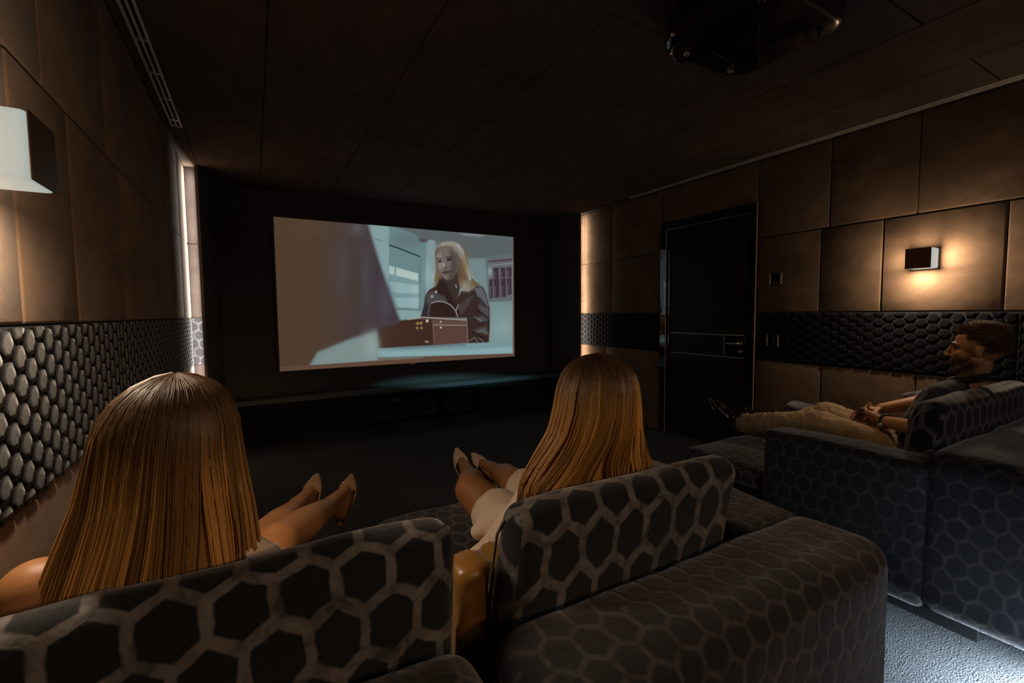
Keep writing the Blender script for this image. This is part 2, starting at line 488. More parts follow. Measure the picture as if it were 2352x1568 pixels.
# ------------------------------------------------------------------ wall lamps
def sconce(x, sgn, label, far, k):
    """sgn +1: on the left wall, facing +x"""
    t = empty('wall_lamp', label, 'wall lamp', (x, 1.215, 1.57), 'box wall lamps')
    d = .118 * sgn
    bm = bmesh.new(); xa, xb = sorted((x + .004 * sgn, x + d - .003 * sgn)); box(bm, xa, xb, 1.152, 1.278, 1.508, 1.632, .010, 3)
    obj('glass_body', bm, M['lamp_white'], t)
    bm = bmesh.new(); xa, xb = sorted((x + d - .003 * sgn, x + d)); box(bm, xa, xb, 1.153, 1.279, 1.508, 1.632, .001, 1)
    obj('front_plate', bm, M['bronze'], t, smooth=False)
    bm = bmesh.new(); xa, xb = sorted((x, x + .006 * sgn)); box(bm, xa, xb, 1.17, 1.26, 1.525, 1.615)
    obj('wall_bracket', bm, M['bronze'], t, smooth=False)
    xm = x + .085 * sgn
    area('lamp_light_down', (xm, 1.215, 1.503), (0, 0, 0), .05, .11, 3.0 * k, WARM)
    area('lamp_light_up', (xm, 1.215, 1.637), (PI, 0, 0), .05, .11, .55 * k, WARM)
    area('lamp_light_near', (xm, 1.147, 1.57), (-PI / 2, 0, 0), .05, .10, 2.0 * k, WARM)
    area('lamp_light_far', (xm, 1.291, 1.57), (PI / 2, 0, 0), .05, .10, far, WARM)
    return t
sconce(XL, 1, 'large glowing box wall lamp cut by the left edge, on the left suede wall', .3, 1.7)
sconce(XR, -1, 'small glowing box wall lamp with bronze plate on the right wall above the man', 1.1, 1.25)

# ------------------------------------------------------------------ door
door = struct(empty('door_1', 'black door with metal inlay lines in the right wall', 'door', (XR, 2.83, 0)))
bm = bmesh.new()
fx0, fx1 = XR - .022, XR + .10
box(bm, fx0, fx1, DY1 - .075, DY1, 0, DZ, .002, 1); box(bm, fx0, fx1, DY0, DY0 + .075, 0, DZ, .002, 1); box(bm, fx0, fx1, DY0 + .075, DY1 - .075, DZ - .075, DZ, .002, 1)
obj('door_frame', bm, M['lacquer'], door, smooth=False)
bm = bmesh.new()
gx0, gx1 = XR - .004, XR + .10
box(bm, gx0, gx1, DY1 - .107, DY1 - .078, 0, DZ - .078, .002, 1); box(bm, gx0, gx1, DY0 + .078, DY0 + .100, 0, DZ - .078, .002, 1); box(bm, gx0, gx1, DY0 + .10, DY1 - .107, DZ - .105, DZ - .078, .002, 1)
obj('door_stop', bm, M['lacquer'], door, smooth=False)
bm = bmesh.new()
box(bm, fx0 - .002, fx0 + .006, DY1 - .078, DY1 - .0745, 0, DZ - .075); box(bm, fx0 - .002, fx0 + .012, DY0 - .003, DY0 + .001, 0, DZ); box(bm, fx0 - .002, fx0 + .006, DY0 + .06, DY1 - .078, DZ - .079, DZ - .0755)
obj('edge_trim', bm, M['brass'], door, smooth=False)
bm = bmesh.new(); box(bm, XR + .008, XR + .06, DY0 + .101, DY1 - .108, .008, DZ - .106, .002, 1)
leaf = obj('door_leaf', bm, M['door_leaf'], door, smooth=False)
bm = bmesh.new()
lx = XR + .0065
box(bm, lx, lx + .003, DY0 + .101, DY1 - .108, 1.040, 1.045); box(bm, lx, lx + .003, DY0 + .101, DY1 - .108, .842, .847)
box(bm, lx, lx + .003, 2.612, 2.617, .847, 1.040); box(bm, lx, lx + .003, DY0 + .101, DY1 - .108, .008, .013)
obj('inlay_line', bm, M['chrome'], leaf, smooth=False)
bm = bmesh.new(); box(bm, lx, lx + .003, 2.42, 2.611, .848, 1.039)
obj('lock_plate', bm, M['lacquer'], leaf, smooth=False)
bm = bmesh.new()
tube(bm, [(XR + .008, 2.452, .972), (XR - .035, 2.452, .972), (XR - .045, 2.458, .972), (XR - .048, 2.50, .972), (XR - .047, 2.555, .970)], [.010, .010, .010, .009, .008], 10)
tube(bm, [(XR + .007, 2.452, .972), (XR + .001, 2.452, .972)], .024, 20)
obj('door_handle', bm, M['chrome'], leaf)
bm = bmesh.new(); tube(bm, [(XR + .007, 2.452, .90), (XR + .000, 2.452, .90)], .022, 20); tube(bm, [(XR, 2.452, .90), (XR - .012, 2.452, .90)], [.012, .010], 14)
obj('lock_rose', bm, M['chrome'], leaf)

# switch plate and socket plate
def plate(name, y, z, label, cat, kind):
    t = empty(name, label, cat, (XR, y, z))
    bm = bmesh.new(); box(bm, XR - .010, XR + .002, y - .043, y + .043, z - .043, z + .043, .002, 1)
    obj('face_plate', bm, M['matt_black'], t, smooth=False)
    for s in (-1, 1):
        bm = bmesh.new(); box(bm, XR - .013, XR + .001, y + s * .044 - .003, y + s * .044 + .003, z - .045, z + .045)
        obj('metal_edge', bm, M['chrome'], t, smooth=False)
    if kind == 'dial':
        bm = bmesh.new(); box(bm, XR - .013, XR - .009, y - .028, y + .028, z - .022, z + .028, .001, 1)
        obj('display', bm, M['matt_black'], t, smooth=False)
        for q in (-.012, .012):
            bm = bmesh.new(); box(bm, XR - .013, XR - .009, y + q - .007, y + q + .007, z - .032, z - .028)
            obj('button', bm, M['chrome'], t, smooth=False)
    else:
        for q in (-.016, 0, .016):
            bm = bmesh.new(); box(bm, XR - .012, XR - .009, y - .020, y - .006, z + q - .002, z + q + .002)
            obj('slot', bm, M['brass'], t, smooth=False)
plate('thermostat', 2.152, 1.512, 'small square black thermostat with metal edges on the suede right of the door', 'thermostat', 'dial')
plate('wall_socket', 2.165, 1.012, 'small square black wall socket on the honeycomb velvet band by the door', 'socket', 'slots')

# ------------------------------------------------------------------ linear air vents
def vent(x0, x1, y0, y1, label):
    t = empty('air_vent', label, 'air vent', ((x0 + x1) / 2, (y0 + y1) / 2, H), 'slot air vents along the ceiling edges')
    bm = bmesh.new(); box(bm, x0 + .001, x1 - .001, y0, y1, H + .018, H + .026)
    obj('duct', bm, M['backing'], t, smooth=False)
    bm = bmesh.new()
    xm = (x0 + x1) / 2
    for c, hw in ((x0 + .006, .006), (xm, .005), (x1 - .006, .006)): box(bm, c - hw, c + hw, y0, y1, H - .003, H + .012, .001, 1)
    for yy in (y0 + .004, y1 - .004): box(bm, x0, x1, yy - .004, yy + .004, H - .003, H + .012)
    obj('rail', bm, M['vent_metal'], t, smooth=False)
    y = y1 - .11
    while y > y0:
        for c in ((x0 + .012 + xm - .005) / 2, (xm + .005 + x1 - .012) / 2):
            bm = bmesh.new(); box(bm, c - .0105, c + .0105, y - .006, y + .006, H, H + .010)
            obj('spacer', bm, M['chrome'], t, smooth=False)
        y -= .32
vent(-.417, -.354, 1.6, 3.722, 'long slotted metal air vent in the ceiling along the left wall')
vent(3.578, 3.641, .2, 3.722, 'long slotted metal air vent in the ceiling along the right wall')

# ------------------------------------------------------------------ screen
SX0, SX1, SZ0, SZ1, SY = .209, 2.926, .694, 2.222, 5.09
scr = empty('projection_screen', 'wide white projection screen showing a film scene on the dark front wall', 'screen', (1.57, SY, SZ0))
bm = bmesh.new(); box(bm, SX0 - .02, SX1 + .02, SY + .012, YF + .02, SZ0 - .02, SZ1 + .02)
obj('screen_backing', bm, M['front_fabric'], scr, smooth=False)
bm = bmesh.new(); box(bm, 1.545, 1.605, SY - .004, SY + .02, SZ0 - .022, SZ0 - .004, .001, 1)
obj('pull_tab', bm, simple('pale_tab', (.6, .5, .4, 1), .5), scr, smooth=False, label='pale tab under the screen')

NX, NY = 700, 394
gu, gv = np.meshgrid(np.linspace(0, 1, NX), np.linspace(0, 1, NY))   # v up
# picture coordinates of the still (a 2352x1568 working frame)
def homog(dst):
    src = [(0, 1), (1, 1), (0, 0), (1, 0)]
    A = []; B = []
    for (u, v), (x, y) in zip(src, dst):
        A.append([u, v, 1, 0, 0, 0, -u * x, -v * x]); B.append(x)
        A.append([0, 0, 0, u, v, 1, -u * y, -v * y]); B.append(y)
    h = np.linalg.solve(np.array(A, float), np.array(B, float))
    return np.append(h, 1).reshape(3, 3)
Hm = homog([(100, 142), (2063, 300), (155, 1403), (2073, 1275)])
den = Hm[2, 0] * gu + Hm[2, 1] * gv + 1
PX = (Hm[0, 0] * gu + Hm[0, 1] * gv + Hm[0, 2]) / den
PY = (Hm[1, 0] * gu + Hm[1, 1] * gv + Hm[1, 2]) / den
IMG = np.zeros((NY, NX, 3)); IMG[:] = (112, 140, 144)

def sd_poly(pts):
    p = np.array(pts, float); n = len(p)
    d = np.full(PX.shape, 1e18); inside = np.zeros(PX.shape, bool)
    for i in range(n):
        a, b = p[i], p[(i + 1) % n]
        e = b - a; wx, wy = PX - a[0], PY - a[1]
        t = np.clip((wx * e[0] + wy * e[1]) / max(e @ e, 1e-9), 0, 1)
        d = np.minimum(d, (wx - e[0] * t) ** 2 + (wy - e[1] * t) ** 2)
        if a[1] != b[1]:
            c = ((a[1] > PY) != (b[1] > PY)) & (PX < (b[0] - a[0]) * (PY - a[1]) / (b[1] - a[1]) + a[0])
            inside ^= c
    return np.where(inside, -1, 1) * np.sqrt(d)
def blend(mask, col):
    global IMG
    c = np.asarray(col, float)
    IMG = IMG * (1 - mask[..., None]) + (c if c.ndim == 3 else c[None, None]) * mask[..., None]
def poly(pts, col, soft=4, op=1.0):
    s = sd_poly(pts); m = np.clip(.5 - s / (2 * soft), 0, 1); m = m * m * (3 - 2 * m) * op
    blend(m, col)
def stroke(pts, col, wd=4, soft=3, op=1.0):
    d = np.full(PX.shape, 1e18)
    for a, b in zip(pts[:-1], pts[1:]):
        a = np.array(a, float); b = np.array(b, float); e = b - a
        wx, wy = PX - a[0], PY - a[1]; t = np.clip((wx * e[0] + wy * e[1]) / max(e @ e, 1e-9), 0, 1)
        d = np.minimum(d, np.hypot(wx - e[0] * t, wy - e[1] * t))
    m = np.clip((wd / 2 + soft / 2 - d) / soft, 0, 1) * op
    blend(m, col)
def dot(x, y, r, col, soft=3, op=1.0):
    m = np.clip((r + soft / 2 - np.hypot(PX - x, PY - y)) / soft, 0, 1) * op
    blend(m, col)
def glow(x, y, rx, ry, col, op):
    m = np.exp(-((PX - x) / rx) ** 2 - ((PY - y) / ry) ** 2) * op
    blend(m, col)
# room behind
poly([(860, 190), (1045, 200), (1045, 560), (1110, 900), (1300, 905), (1300, 1000), (900, 1000)], (132, 164, 166), 8)
poly([(1045, 200), (2080, 290), (2080, 470), (1700, 480), (1640, 420), (1350, 340), (1200, 270)], (92, 100, 102), 16)
poly([(1045, 215), (1210, 262), (1340, 330), (1340, 900), (1045, 900)], (104, 136, 140), 8)
glow(1200, 330, 130, 60, (96, 112, 116), .7)
poly([(1340, 320), (1420, 330), (1430, 900), (1340, 900)], (126, 152, 154), 8)
poly([(1280, 310), (1370, 318), (1350, 345), (1300, 345)], (88, 78, 76), 10)
poly([(1600, 262), (1860, 282), (1780, 300), (1660, 290)], (120, 135, 138), 8)
poly([(1045, 530), (1285, 600), (1285, 895), (1100, 885), (1045, 800)], (118, 152, 156), 6)
poly([(1045, 540), (1088, 548), (1088, 612), (1045, 606)], (170, 195, 194), 4)
poly([(1102, 552), (1282, 602), (1282, 662), (1102, 618)], (176, 198, 192), 5)
poly([(1045, 665), (1285, 700), (1285, 765), (1095, 760), (1060, 740)], (142, 176, 180), 6)
poly([(1090, 800), (1282, 800), (1282, 880), (1120, 875)], (140, 175, 180), 8)
glow(1255, 730, 40, 40, (165, 188, 188), .7); glow(1262, 830, 40, 40, (160, 186, 188), .6)
stroke([(1048, 370), (1130, 398), (1210, 430), (1295, 462)], (26, 34, 42), 9, 4)
stroke([(1300, 470), (1298, 890)], (88, 112, 116), 5, 5)
stroke([(1105, 885), (1295, 900)], (78, 100, 104), 5, 5)
stroke([(1345, 345), (1335, 880)], (92, 118, 122), 6, 8)
stroke([(920, 315), (985, 336)], (90, 112, 116), 5, 5)
glow(1360, 620, 30, 110, (152, 186, 186), .6); glow(1410, 630, 26, 40, (175, 195, 190), .6)
poly([(1690, 480), (2080, 465), (2080, 1170), (1690, 1170)], (112, 138, 140), 12)
glow(1980, 1040, 150, 150, (138, 168, 166), .75)
glow(1900, 380, 200, 80, (88, 98, 102), .6)
poly([(1830, 458), (2052, 432), (2052, 822), (1858, 832)], (94, 108, 110), 6)
poly([(1858, 488), (2050, 470), (2050, 800), (1872, 805)], (98, 102, 108), 5)
for (x0, y0, x1, y1) in ((1864, 645, 1892, 800), (1898, 555, 1940, 635), (1902, 640, 1946, 795), (1956, 552, 1996, 630), (1960, 640, 2000, 790), (2008, 548, 2046, 628), (2010, 638, 2046, 770)):
    poly([(x0, y0), (x1, y0 - 4), (x1, y1), (x0, y1)], (66, 46, 56), 6)
    poly([(x0 + 5, y0 + .4 * (y1 - y0)), (x0 + 15, y0 + .4 * (y1 - y0)), (x0 + 12, y1 - 6), (x0 + 5, y1 - 6)], (110, 128, 140), 8, .55)
glow(1870, 580, 16, 40, (150, 175, 175), .8)
stroke([(1862, 500), (2050, 484)], (82, 50, 52), 14, 6, .8)
stroke([(1900, 530), (2050, 515)], (140, 160, 160), 12, 10, .5)
# hair behind the face
poly([(1418, 430), (1440, 380), (1485, 345), (1550, 334), (1610, 352), (1655, 410), (1682, 480), (1696, 560), (1715, 630), (1760, 672), (1795, 690), (1730, 712), (1715, 745), (1670, 752), (1640, 720), (1598, 690), (1470, 650), (1430, 700), (1412, 716), (1424, 650), (1408, 668), (1428, 560)], (112, 92, 66), 5)
poly([(1440, 385), (1485, 348), (1550, 336), (1612, 354), (1652, 405), (1690, 540), (1720, 650), (1700, 660), (1655, 560), (1615, 440), (1560, 378), (1500, 370)], (158, 156, 138), 8)
poly([(1590, 430), (1640, 500), (1670, 620), (1700, 690), (1680, 740), (1640, 700), (1610, 620), (1600, 520)], (98, 70, 42), 10)
for i in range(16):
    t = i / 15
    stroke([(1480 + 90 * t, 350 - 8 * math.sin(t * 3)), (1570 + 70 * t, 420 + 10 * t), (1625 + 55 * t, 560), (1630 + 80 * t, 690 + 40 * math.sin(i * 2.3))], ((150, 152, 140), (84, 62, 42), (126, 104, 74))[i % 3], 3, 4, .55)
stroke([(1690, 560), (1720, 620), (1770, 668)], (190, 186, 160), 3, 3, .7)
glow(1660, 690, 45, 40, (176, 170, 140), .6)
stroke([(1428, 560), (1420, 640), (1404, 668)], (150, 150, 130), 5, 4, .7)
stroke([(1440, 600), (1432, 680), (1412, 715)], (140, 112, 62), 8, 5, .8)
# neck, face
poly([(1470, 610), (1600, 580), (1625, 720), (1590, 880), (1540, 800), (1480, 700)], (66, 46, 40), 8)
poly([(1446, 405), (1495, 372), (1550, 385), (1592, 450), (1600, 540), (1590, 600), (1555, 645), (1515, 655), (1480, 630), (1452, 570), (1436, 500), (1434, 445)], (116, 96, 88), 6)
poly([(1540, 400), (1592, 450), (1600, 560), (1570, 640), (1520, 655), (1550, 560), (1545, 470)], (92, 68, 60), 16)
poly([(1436, 450), (1470, 420), (1480, 480), (1470, 580), (1450, 560)], (134, 128, 122), 12)
glow(1500, 420, 34, 30, (124, 108, 100), .6); glow(1490, 530, 12, 26, (166, 156, 146), .9); glow(1540, 510, 22, 20, (128, 100, 88), .5)
stroke([(1440, 483), (1470, 478)], (52, 38, 36), 8, 6); stroke([(1514, 470), (1556, 466)], (46, 32, 30), 8, 6)
poly([(1444, 494), (1474, 492), (1472, 508), (1448, 508)], (40, 30, 32), 6); poly([(1518, 482), (1554, 478), (1556, 494), (1522, 496)], (40, 28, 28), 6)
glow(1505, 556, 12, 8, (70, 46, 42), .7)
poly([(1478, 590), (1500, 580), (1548, 576), (1540, 596), (1510, 606), (1486, 602)], (98, 58, 54), 5); stroke([(1480, 592), (1546, 582)], (58, 34, 34), 3, 4)
glow(1515, 632, 22, 10, (128, 110, 100), .6)
# jacket
poly([(1303, 960), (1328, 870), (1342, 780), (1370, 735), (1430, 704), (1462, 640), (1500, 680), (1530, 740), (1590, 830), (1640, 740), (1700, 750), (1760, 700), (1808, 702), (1838, 760), (1868, 880), (1868, 1060), (1860, 1165), (1690, 1168), (1680, 960)], (58, 40, 36), 5)
poly([(1462, 640), (1520, 700), (1590, 880), (1600, 950), (1400, 950), (1380, 830), (1430, 740)], (50, 32, 28), 14)
poly([(1345, 780), (1380, 740), (1500, 790), (1520, 830), (1420, 830), (1350, 860)], (82, 80, 82), 14, .8)
poly([(1310, 950), (1335, 850), (1362, 850), (1366, 955)], (52, 46, 50), 8)
poly([(1600, 880), (1680, 800), (1745, 770), (1700, 850), (1640, 930)], (80, 74, 76), 16, .7)
poly([(1740, 720), (1800, 704), (1835, 770), (1862, 870), (1800, 850), (1770, 790)], (98, 106, 110), 12, .85)
for (pp) in ([(1770, 850), (1862, 880), (1866, 960), (1800, 930)], [(1760, 960), (1850, 930), (1860, 1000), (1790, 1010)], [(1740, 1060), (1840, 1030), (1858, 1100), (1800, 1090)]):
    poly(pp, (84, 86, 92), 14, .75)
for pp in ([(1780, 800), (1830, 860)], [(1770, 900), (1850, 960)], [(1780, 1010), (1860, 990)], [(1730, 1080), (1820, 1130)]):
    stroke(pp, (36, 26, 28), 16, 14, .8)
for pp in ([(1700, 1150), (1745, 1120), (1770, 1160)], [(1780, 1125), (1810, 1145), (1815, 1165)], [(1760, 1080), (1810, 1065), (1850, 1090)], [(1740, 950), (1800, 985)]):
    stroke(pp, (132, 142, 144), 5, 5, .85)
stroke([(1392, 842), (1430, 828), (1490, 830), (1545, 855), (1590, 905), (1604, 950)], (150, 152, 154), 8, 5)
stroke([(1590, 905), (1612, 855)], (150, 152, 154), 7, 5); stroke([(1380, 850), (1368, 900), (1366, 955)], (112, 112, 116), 5, 4)
stroke([(1715, 745), (1748, 770)], (34, 26, 26), 6, 4)
for (x, y) in ((1428, 750), (1396, 788)): dot(x, y, 11, (176, 172, 164), 4); dot(x, y, 4, (70, 60, 54), 4)
stroke([(1590, 690), (1594, 716)], (190, 190, 180), 6, 4)
# case
poly([(950, 1020), (1195, 976), (1400, 962), (1415, 1190), (1180, 1200), (950, 1215)], (66, 42, 33), 8)
glow(1050, 1100, 140, 90, (74, 50, 38), .6)
poly([(1195, 974), (1330, 955), (1660, 968), (1686, 985), (1684, 1018), (1405, 1024), (1400, 980)], (96, 72, 64), 5)
poly([(1404, 1022), (1684, 1014), (1690, 1166), (1414, 1190)], (92, 64, 58), 5)
stroke([(1195, 978), (1320, 958), (1400, 962), (1672, 980)], (176, 176, 170), 8, 5, .9)
stroke([(1405, 1020), (1682, 1024)], (176, 168, 160), 5, 4, .9); stroke([(1680, 985), (1690, 1165)], (140, 118, 110), 8, 6, .7); stroke([(1404, 1020), (1414, 1186)], (124, 98, 90), 6, 5, .8)
for (x, y, r) in ((1278, 1008, 13), (1306, 1006, 13), (1274, 1046, 11), (1310, 1046, 11)): dot(x, y, r, (142, 118, 62), 6)
for (x, y, r) in ((1356, 988, 12), (1467, 995, 7), (1468, 1042, 8), (1346, 1156, 7), (1362, 1160, 6)): dot(x, y, r, (196, 188, 160), 5)
# table
poly([(950, 1214), (1190, 1200), (1680, 1172), (1860, 1160), (2080, 1155), (2080, 1250), (1500, 1275), (955, 1290)], (118, 152, 156), 6)
poly([(950, 1240), (1600, 1225), (2080, 1195), (2080, 1250), (955, 1284)], (132, 172, 176), 14)
poly([(1000, 1212), (1680, 1172), (1660, 1190), (1180, 1215)], (84, 108, 116), 10, .7)
# man's suit close to the camera, out of focus
suit = np.zeros(IMG.shape)
tx = np.clip((PX - 100) / 1000, 0, 1)
suit[:] = (84, 62, 44)
a = np.clip((tx - .30) / .5, 0, 1)[..., None]
suit = suit * (1 - a) + np.array((70, 58, 62)) * a
suit_mask_pts = [(60, 60), (868, 190), (905, 320), (960, 500), (1030, 700), (1085, 860), (1135, 985), (1120, 1010), (1000, 1040), (940, 1080), (700, 1150), (460, 1250), (400, 1340), (380, 1420), (60, 1420)]
poly(suit_mask_pts, suit, 20)
glow(660, 560, 70, 260, (78, 76, 88), .55); glow(850, 620, 60, 330, (78, 76, 86), .55); glow(770, 700, 40, 260, (74, 54, 44), .6); glow(940, 700, 30, 200, (64, 56, 66), .6)
glow(780, 230, 60, 60, (96, 96, 104), .6); glow(560, 420, 80, 300, (80, 62, 54), .4); glow(300, 700, 200, 500, (80, 60, 44), .5); glow(800, 1020, 160, 60, (72, 58, 58), .6)
glow(1010, 830, 60, 150, (82, 80, 96), .55)
glow(420, 230, 150, 60, (92, 72, 60), .4)
# desk corner
poly([(470, 1255), (700, 1160), (930, 1072), (955, 1160), (958, 1310), (440, 1350)], (126, 142, 140), 42)
glow(900, 1200, 70, 110, (146, 162, 160), .8)
# margin of the white cloth, its dim room light painted as brown glow
poly([(120, 1425), (150, 1362), (460, 1348), (955, 1312), (958, 1288), (1500, 1272), (2058, 1252), (2058, 290), (2090, 290), (2100, 1300)], (98, 70, 54), 3)
poly([(955, 1286), (1330, 1278), (1320, 1292), (958, 1314)], (110, 118, 112), 6, .8)
gr = IMG.mean(axis=2, keepdims=True)
ht = (np.exp(-((PX - 1600) / 130) ** 4 - ((PY - 540) / 230) ** 4) * .45 + .12)[..., None]
IMG = (IMG * (1 - ht) + gr * ht) * .96
glow(1660, 540, 28, 110, (118, 80, 40), .55); glow(1625, 640, 16, 60, (104, 70, 36), .5); glow(1680, 725, 40, 26, (160, 158, 142), .6); glow(1500, 352, 60, 16, (146, 148, 136), .5)
IMG = np.clip(IMG, 0, 255) / 255.0
LIN = np.where(IMG <= .04045, IMG / 12.92, ((IMG + .055) / 1.055) ** 2.4)
ii = np.arange(NX * NY).reshape(NY, NX)
faces = np.stack([ii[:-1, :-1], ii[:-1, 1:], ii[1:, 1:], ii[1:, :-1]], -1).reshape(-1, 4)
verts = np.stack([SX0 + gu * (SX1 - SX0), np.full(gu.shape, SY), SZ0 + gv * (SZ1 - SZ0)], -1).reshape(-1, 3)
m, nt, b = newmat('projected_picture')
at = nt.nodes.new('ShaderNodeAttribute'); at.attribute_name = 'tint'
b.inputs['Base Color'].default_value = (.02, .02, .02, 1); b.inputs['Roughness'].default_value = .9; b.inputs['Specular IOR Level'].default_value = 0
nt.links.new(at.outputs['Color'], b.inputs['Emission Color']); b.inputs['Emission Strength'].default_value = 1.0
pic = pydata('picture', verts, faces, m, scr, smooth=False)
set_tint(pic, LIN.reshape(-1, 3))

# ------------------------------------------------------------------ media cabinet below the screen
CY, CT = 4.88, .455
cx0, cx1 = -.28, 3.50
cab = empty('media_cabinet', 'long low dark cabinet with open niche under the projection screen', 'cabinet', (1.6, CY, 0))
bm = bmesh.new()
box(bm, cx0, 1.03, CY + .02, YF, .07, CT - .045); box(bm, 2.32, cx1, CY + .02, YF, .07, CT - .045)
box(bm, 1.03, 2.32, YF - .03, YF, .07, CT - .045); box(bm, 1.03, 2.32, CY + .02, YF, .04, .07); box(bm, cx0, cx1, CY + .05, YF, 0, .07)
box(bm, 1.03, 2.32, CY, CY + .06, .0, .066)
obj('carcass', bm, M['cabinet'], cab, smooth=False)
bm = bmesh.new(); box(bm, cx0, cx1, CY - .005, YF, CT - .045, CT, .003, 2)
obj('worktop', bm, M['lacquer_top'], cab, smooth=False)
for a, b_ in ((cx0, .127), (.127, .575), (.575, 1.03), (2.32, 2.72), (2.72, 3.11), (3.11, cx1)):
    bm = bmesh.new(); box(bm, a + .003, b_ - .003, CY, CY + .019, .075, CT - .11, .002, 1)
    obj('door', bm, M['cabinet'], cab, smooth=False)
bm = bmesh.new()
box(bm, cx0, 1.03, CY, CY + .019, CT - .105, CT - .048, .001, 1); box(bm, 2.32, cx1, CY, CY + .019, CT - .105, CT - .048, .001, 1); box(bm, 1.03, 2.32, CY, CY + .019, CT - .072, CT - .048, .001, 1)
obj('top_rail', bm, M['cabinet'], cab, smooth=False)
bm = bmesh.new(); box(bm, 1.34, 1.42, YF - .036, YF - .029, .25, .31, .002, 1)
obj('socket', bm, M['black_plastic'], cab, smooth=False)
spk = empty('subwoofer', 'black box speaker inside the open niche of the media cabinet', 'speaker', (2.06, CY + .12, .071))
bm = bmesh.new(); box(bm, 1.88, 2.28, CY + .10, CY + .22, .071, .365, .012, 3)
obj('cabinet_box', bm, M['matt_black'], spk)
bm = bmesh.new(); box(bm, 1.895, 2.265, CY + .091, CY + .103, .085, .350, .004, 2)
obj('grille', bm, M['matt_black'], spk, smooth=False)

# ------------------------------------------------------------------ projector
pj = empty('ceiling_projector', 'glossy black projector hanging under the ceiling at the top of the picture', 'projector', (1.70, 1.11, 2.30))
def rrect(x0, x1, y0, y1, r, n=8):
    P = []
    for (cx, cy, a0) in ((x1 - r, y1 - r, 0), (x0 + r, y1 - r, PI / 2), (x0 + r, y0 + r, PI), (x1 - r, y0 + r, 1.5 * PI)):
        for k in range(n + 1): P.append((cx + r * math.cos(a0 + k * PI / 2 / n), cy + r * math.sin(a0 + k * PI / 2 / n)))
    return P
bm = bmesh.new(); rings = []
for (z, ins, rr) in ((2.300, .035, .09), (2.304, .018, .10), (2.318, .004, .11), (2.345, 0, .115), (2.40, .004, .115), (2.432, .022, .10), (2.440, .045, .09)):
    P = rrect(1.43 + ins, 1.975 - ins, .875 + ins, 1.352 - ins, rr)
    P = [(x, y + (.03 * (1 - ((x - 1.70) / .28) ** 2) if y > 1.1 else 0)) for x, y in P]
    rings.append([bm.verts.new((x, y, z)) for x, y in P])
n = len(rings[0])
for A, B in zip(rings[:-1], rings[1:]):
    for k in range(n): bm.faces.new((A[k], A[(k + 1) % n], B[(k + 1) % n], B[k]))
bm.faces.new(rings[0][::-1]); bm.faces.new(rings[-1])
sharp(obj('housing', bm, M['projector'], pj), 40)
bm = bmesh.new(); tube(bm, [(1.64, 1.355, 2.372), (1.64, 1.405, 2.372), (1.64, 1.41, 2.372)], [.052, .052, .046], 28)
lens = obj('lens_ring', bm, M['black_plastic'], pj)
bm = bmesh.new(); tube(bm, [(1.64, 1.395, 2.372), (1.64, 1.412, 2.372), (1.64, 1.416, 2.372)], [.04, .038, .02], 24)
obj('lens', bm, M['glass'], lens)
bm = bmesh.new(); tube(bm, [(1.70, 1.10, 2.44), (1.70, 1.10, 2.47)], .03, 16); box(bm, 1.62, 1.78, 1.02, 1.18, 2.468, 2.489, .004, 2); box(bm, 1.56, 1.84, 1.06, 1.14, 2.436, 2.452, .003, 1)
obj('mount', bm, M['black_plastic'], pj)
for (fx, fy) in ((1.52, .96), (1.88, .96), (1.56, 1.30), (1.84, 1.30)):
    bm = bmesh.new(); tube(bm, [(fx, fy, 2.302), (fx, fy, 2.288)], [.013, .011], 14)
    obj('foot', bm, M['chrome'] if fy > 1.2 else M['black_plastic'], pj)
bm = bmesh.new(); box(bm, 1.66, 1.74, 1.25, 1.254, 2.2985, 2.3005)
obj('hatch_seam', bm, M['chrome'], pj, smooth=False)

# ------------------------------------------------------------------ chairs
def cushion(name, x0, x1, y0, y1, z0, z1, r, mat, parent, puff=.008, shear=0.0, taper=None, seed=0, off=0.0):
    bm = bmesh.new(); box(bm, x0, x1, y0, y1, z0, z1, r, 6)
    me = bpy.data.meshes.new(name)
    # dice the big faces so they can swell and sag
    big = [e for e in bm.edges if e.calc_length() > .09]
    for _ in range(4):
        big = [e for e in bm.edges if e.calc_length() > .085]
        if not big: break
        bmesh.ops.subdivide_edges(bm, edges=big, cuts=1, use_grid_fill=True)
    c = Vector(((x0 + x1) / 2, (y0 + y1) / 2, (z0 + z1) / 2)); hx, hy, hz = (x1 - x0) / 2, (y1 - y0) / 2, (z1 - z0) / 2
    for v in bm.verts:
        d = v.co - c
        a, b_, e = d.x / hx, d.y / hy, d.z / hz
        n1 = noise.noise(v.co * 5.0 + Vector((seed * 3.1, 0, 0))) * .010 + noise.noise(v.co * 14 + Vector((0, seed, 0))) * .004
        k = puff
        v.co.x += math.copysign(1, a) * min(k, .004) * max(0, (1 - b_ * b_)) * max(0, (1 - e * e)) * (abs(a) > .6)
        v.co.y += (math.copysign(1, b_) * k * max(0, (1 - a ** 4)) * max(0, (1 - e * e)) + n1 * .5) * (abs(b_) > .6)
        v.co.z += (math.copysign(1, e) * k * max(0, (1 - a ** 4)) * max(0, (1 - b_ * b_)) + n1) * (e > .6)
        if shear: v.co.y -= shear * (v.co.z - z0)
        if taper: v.co.y += taper * (max(0, -(e) + .0)) * (b_ + 1) / 2
    o = obj(name, bm, mat, parent)
    uv_metric(o, off)
    return o

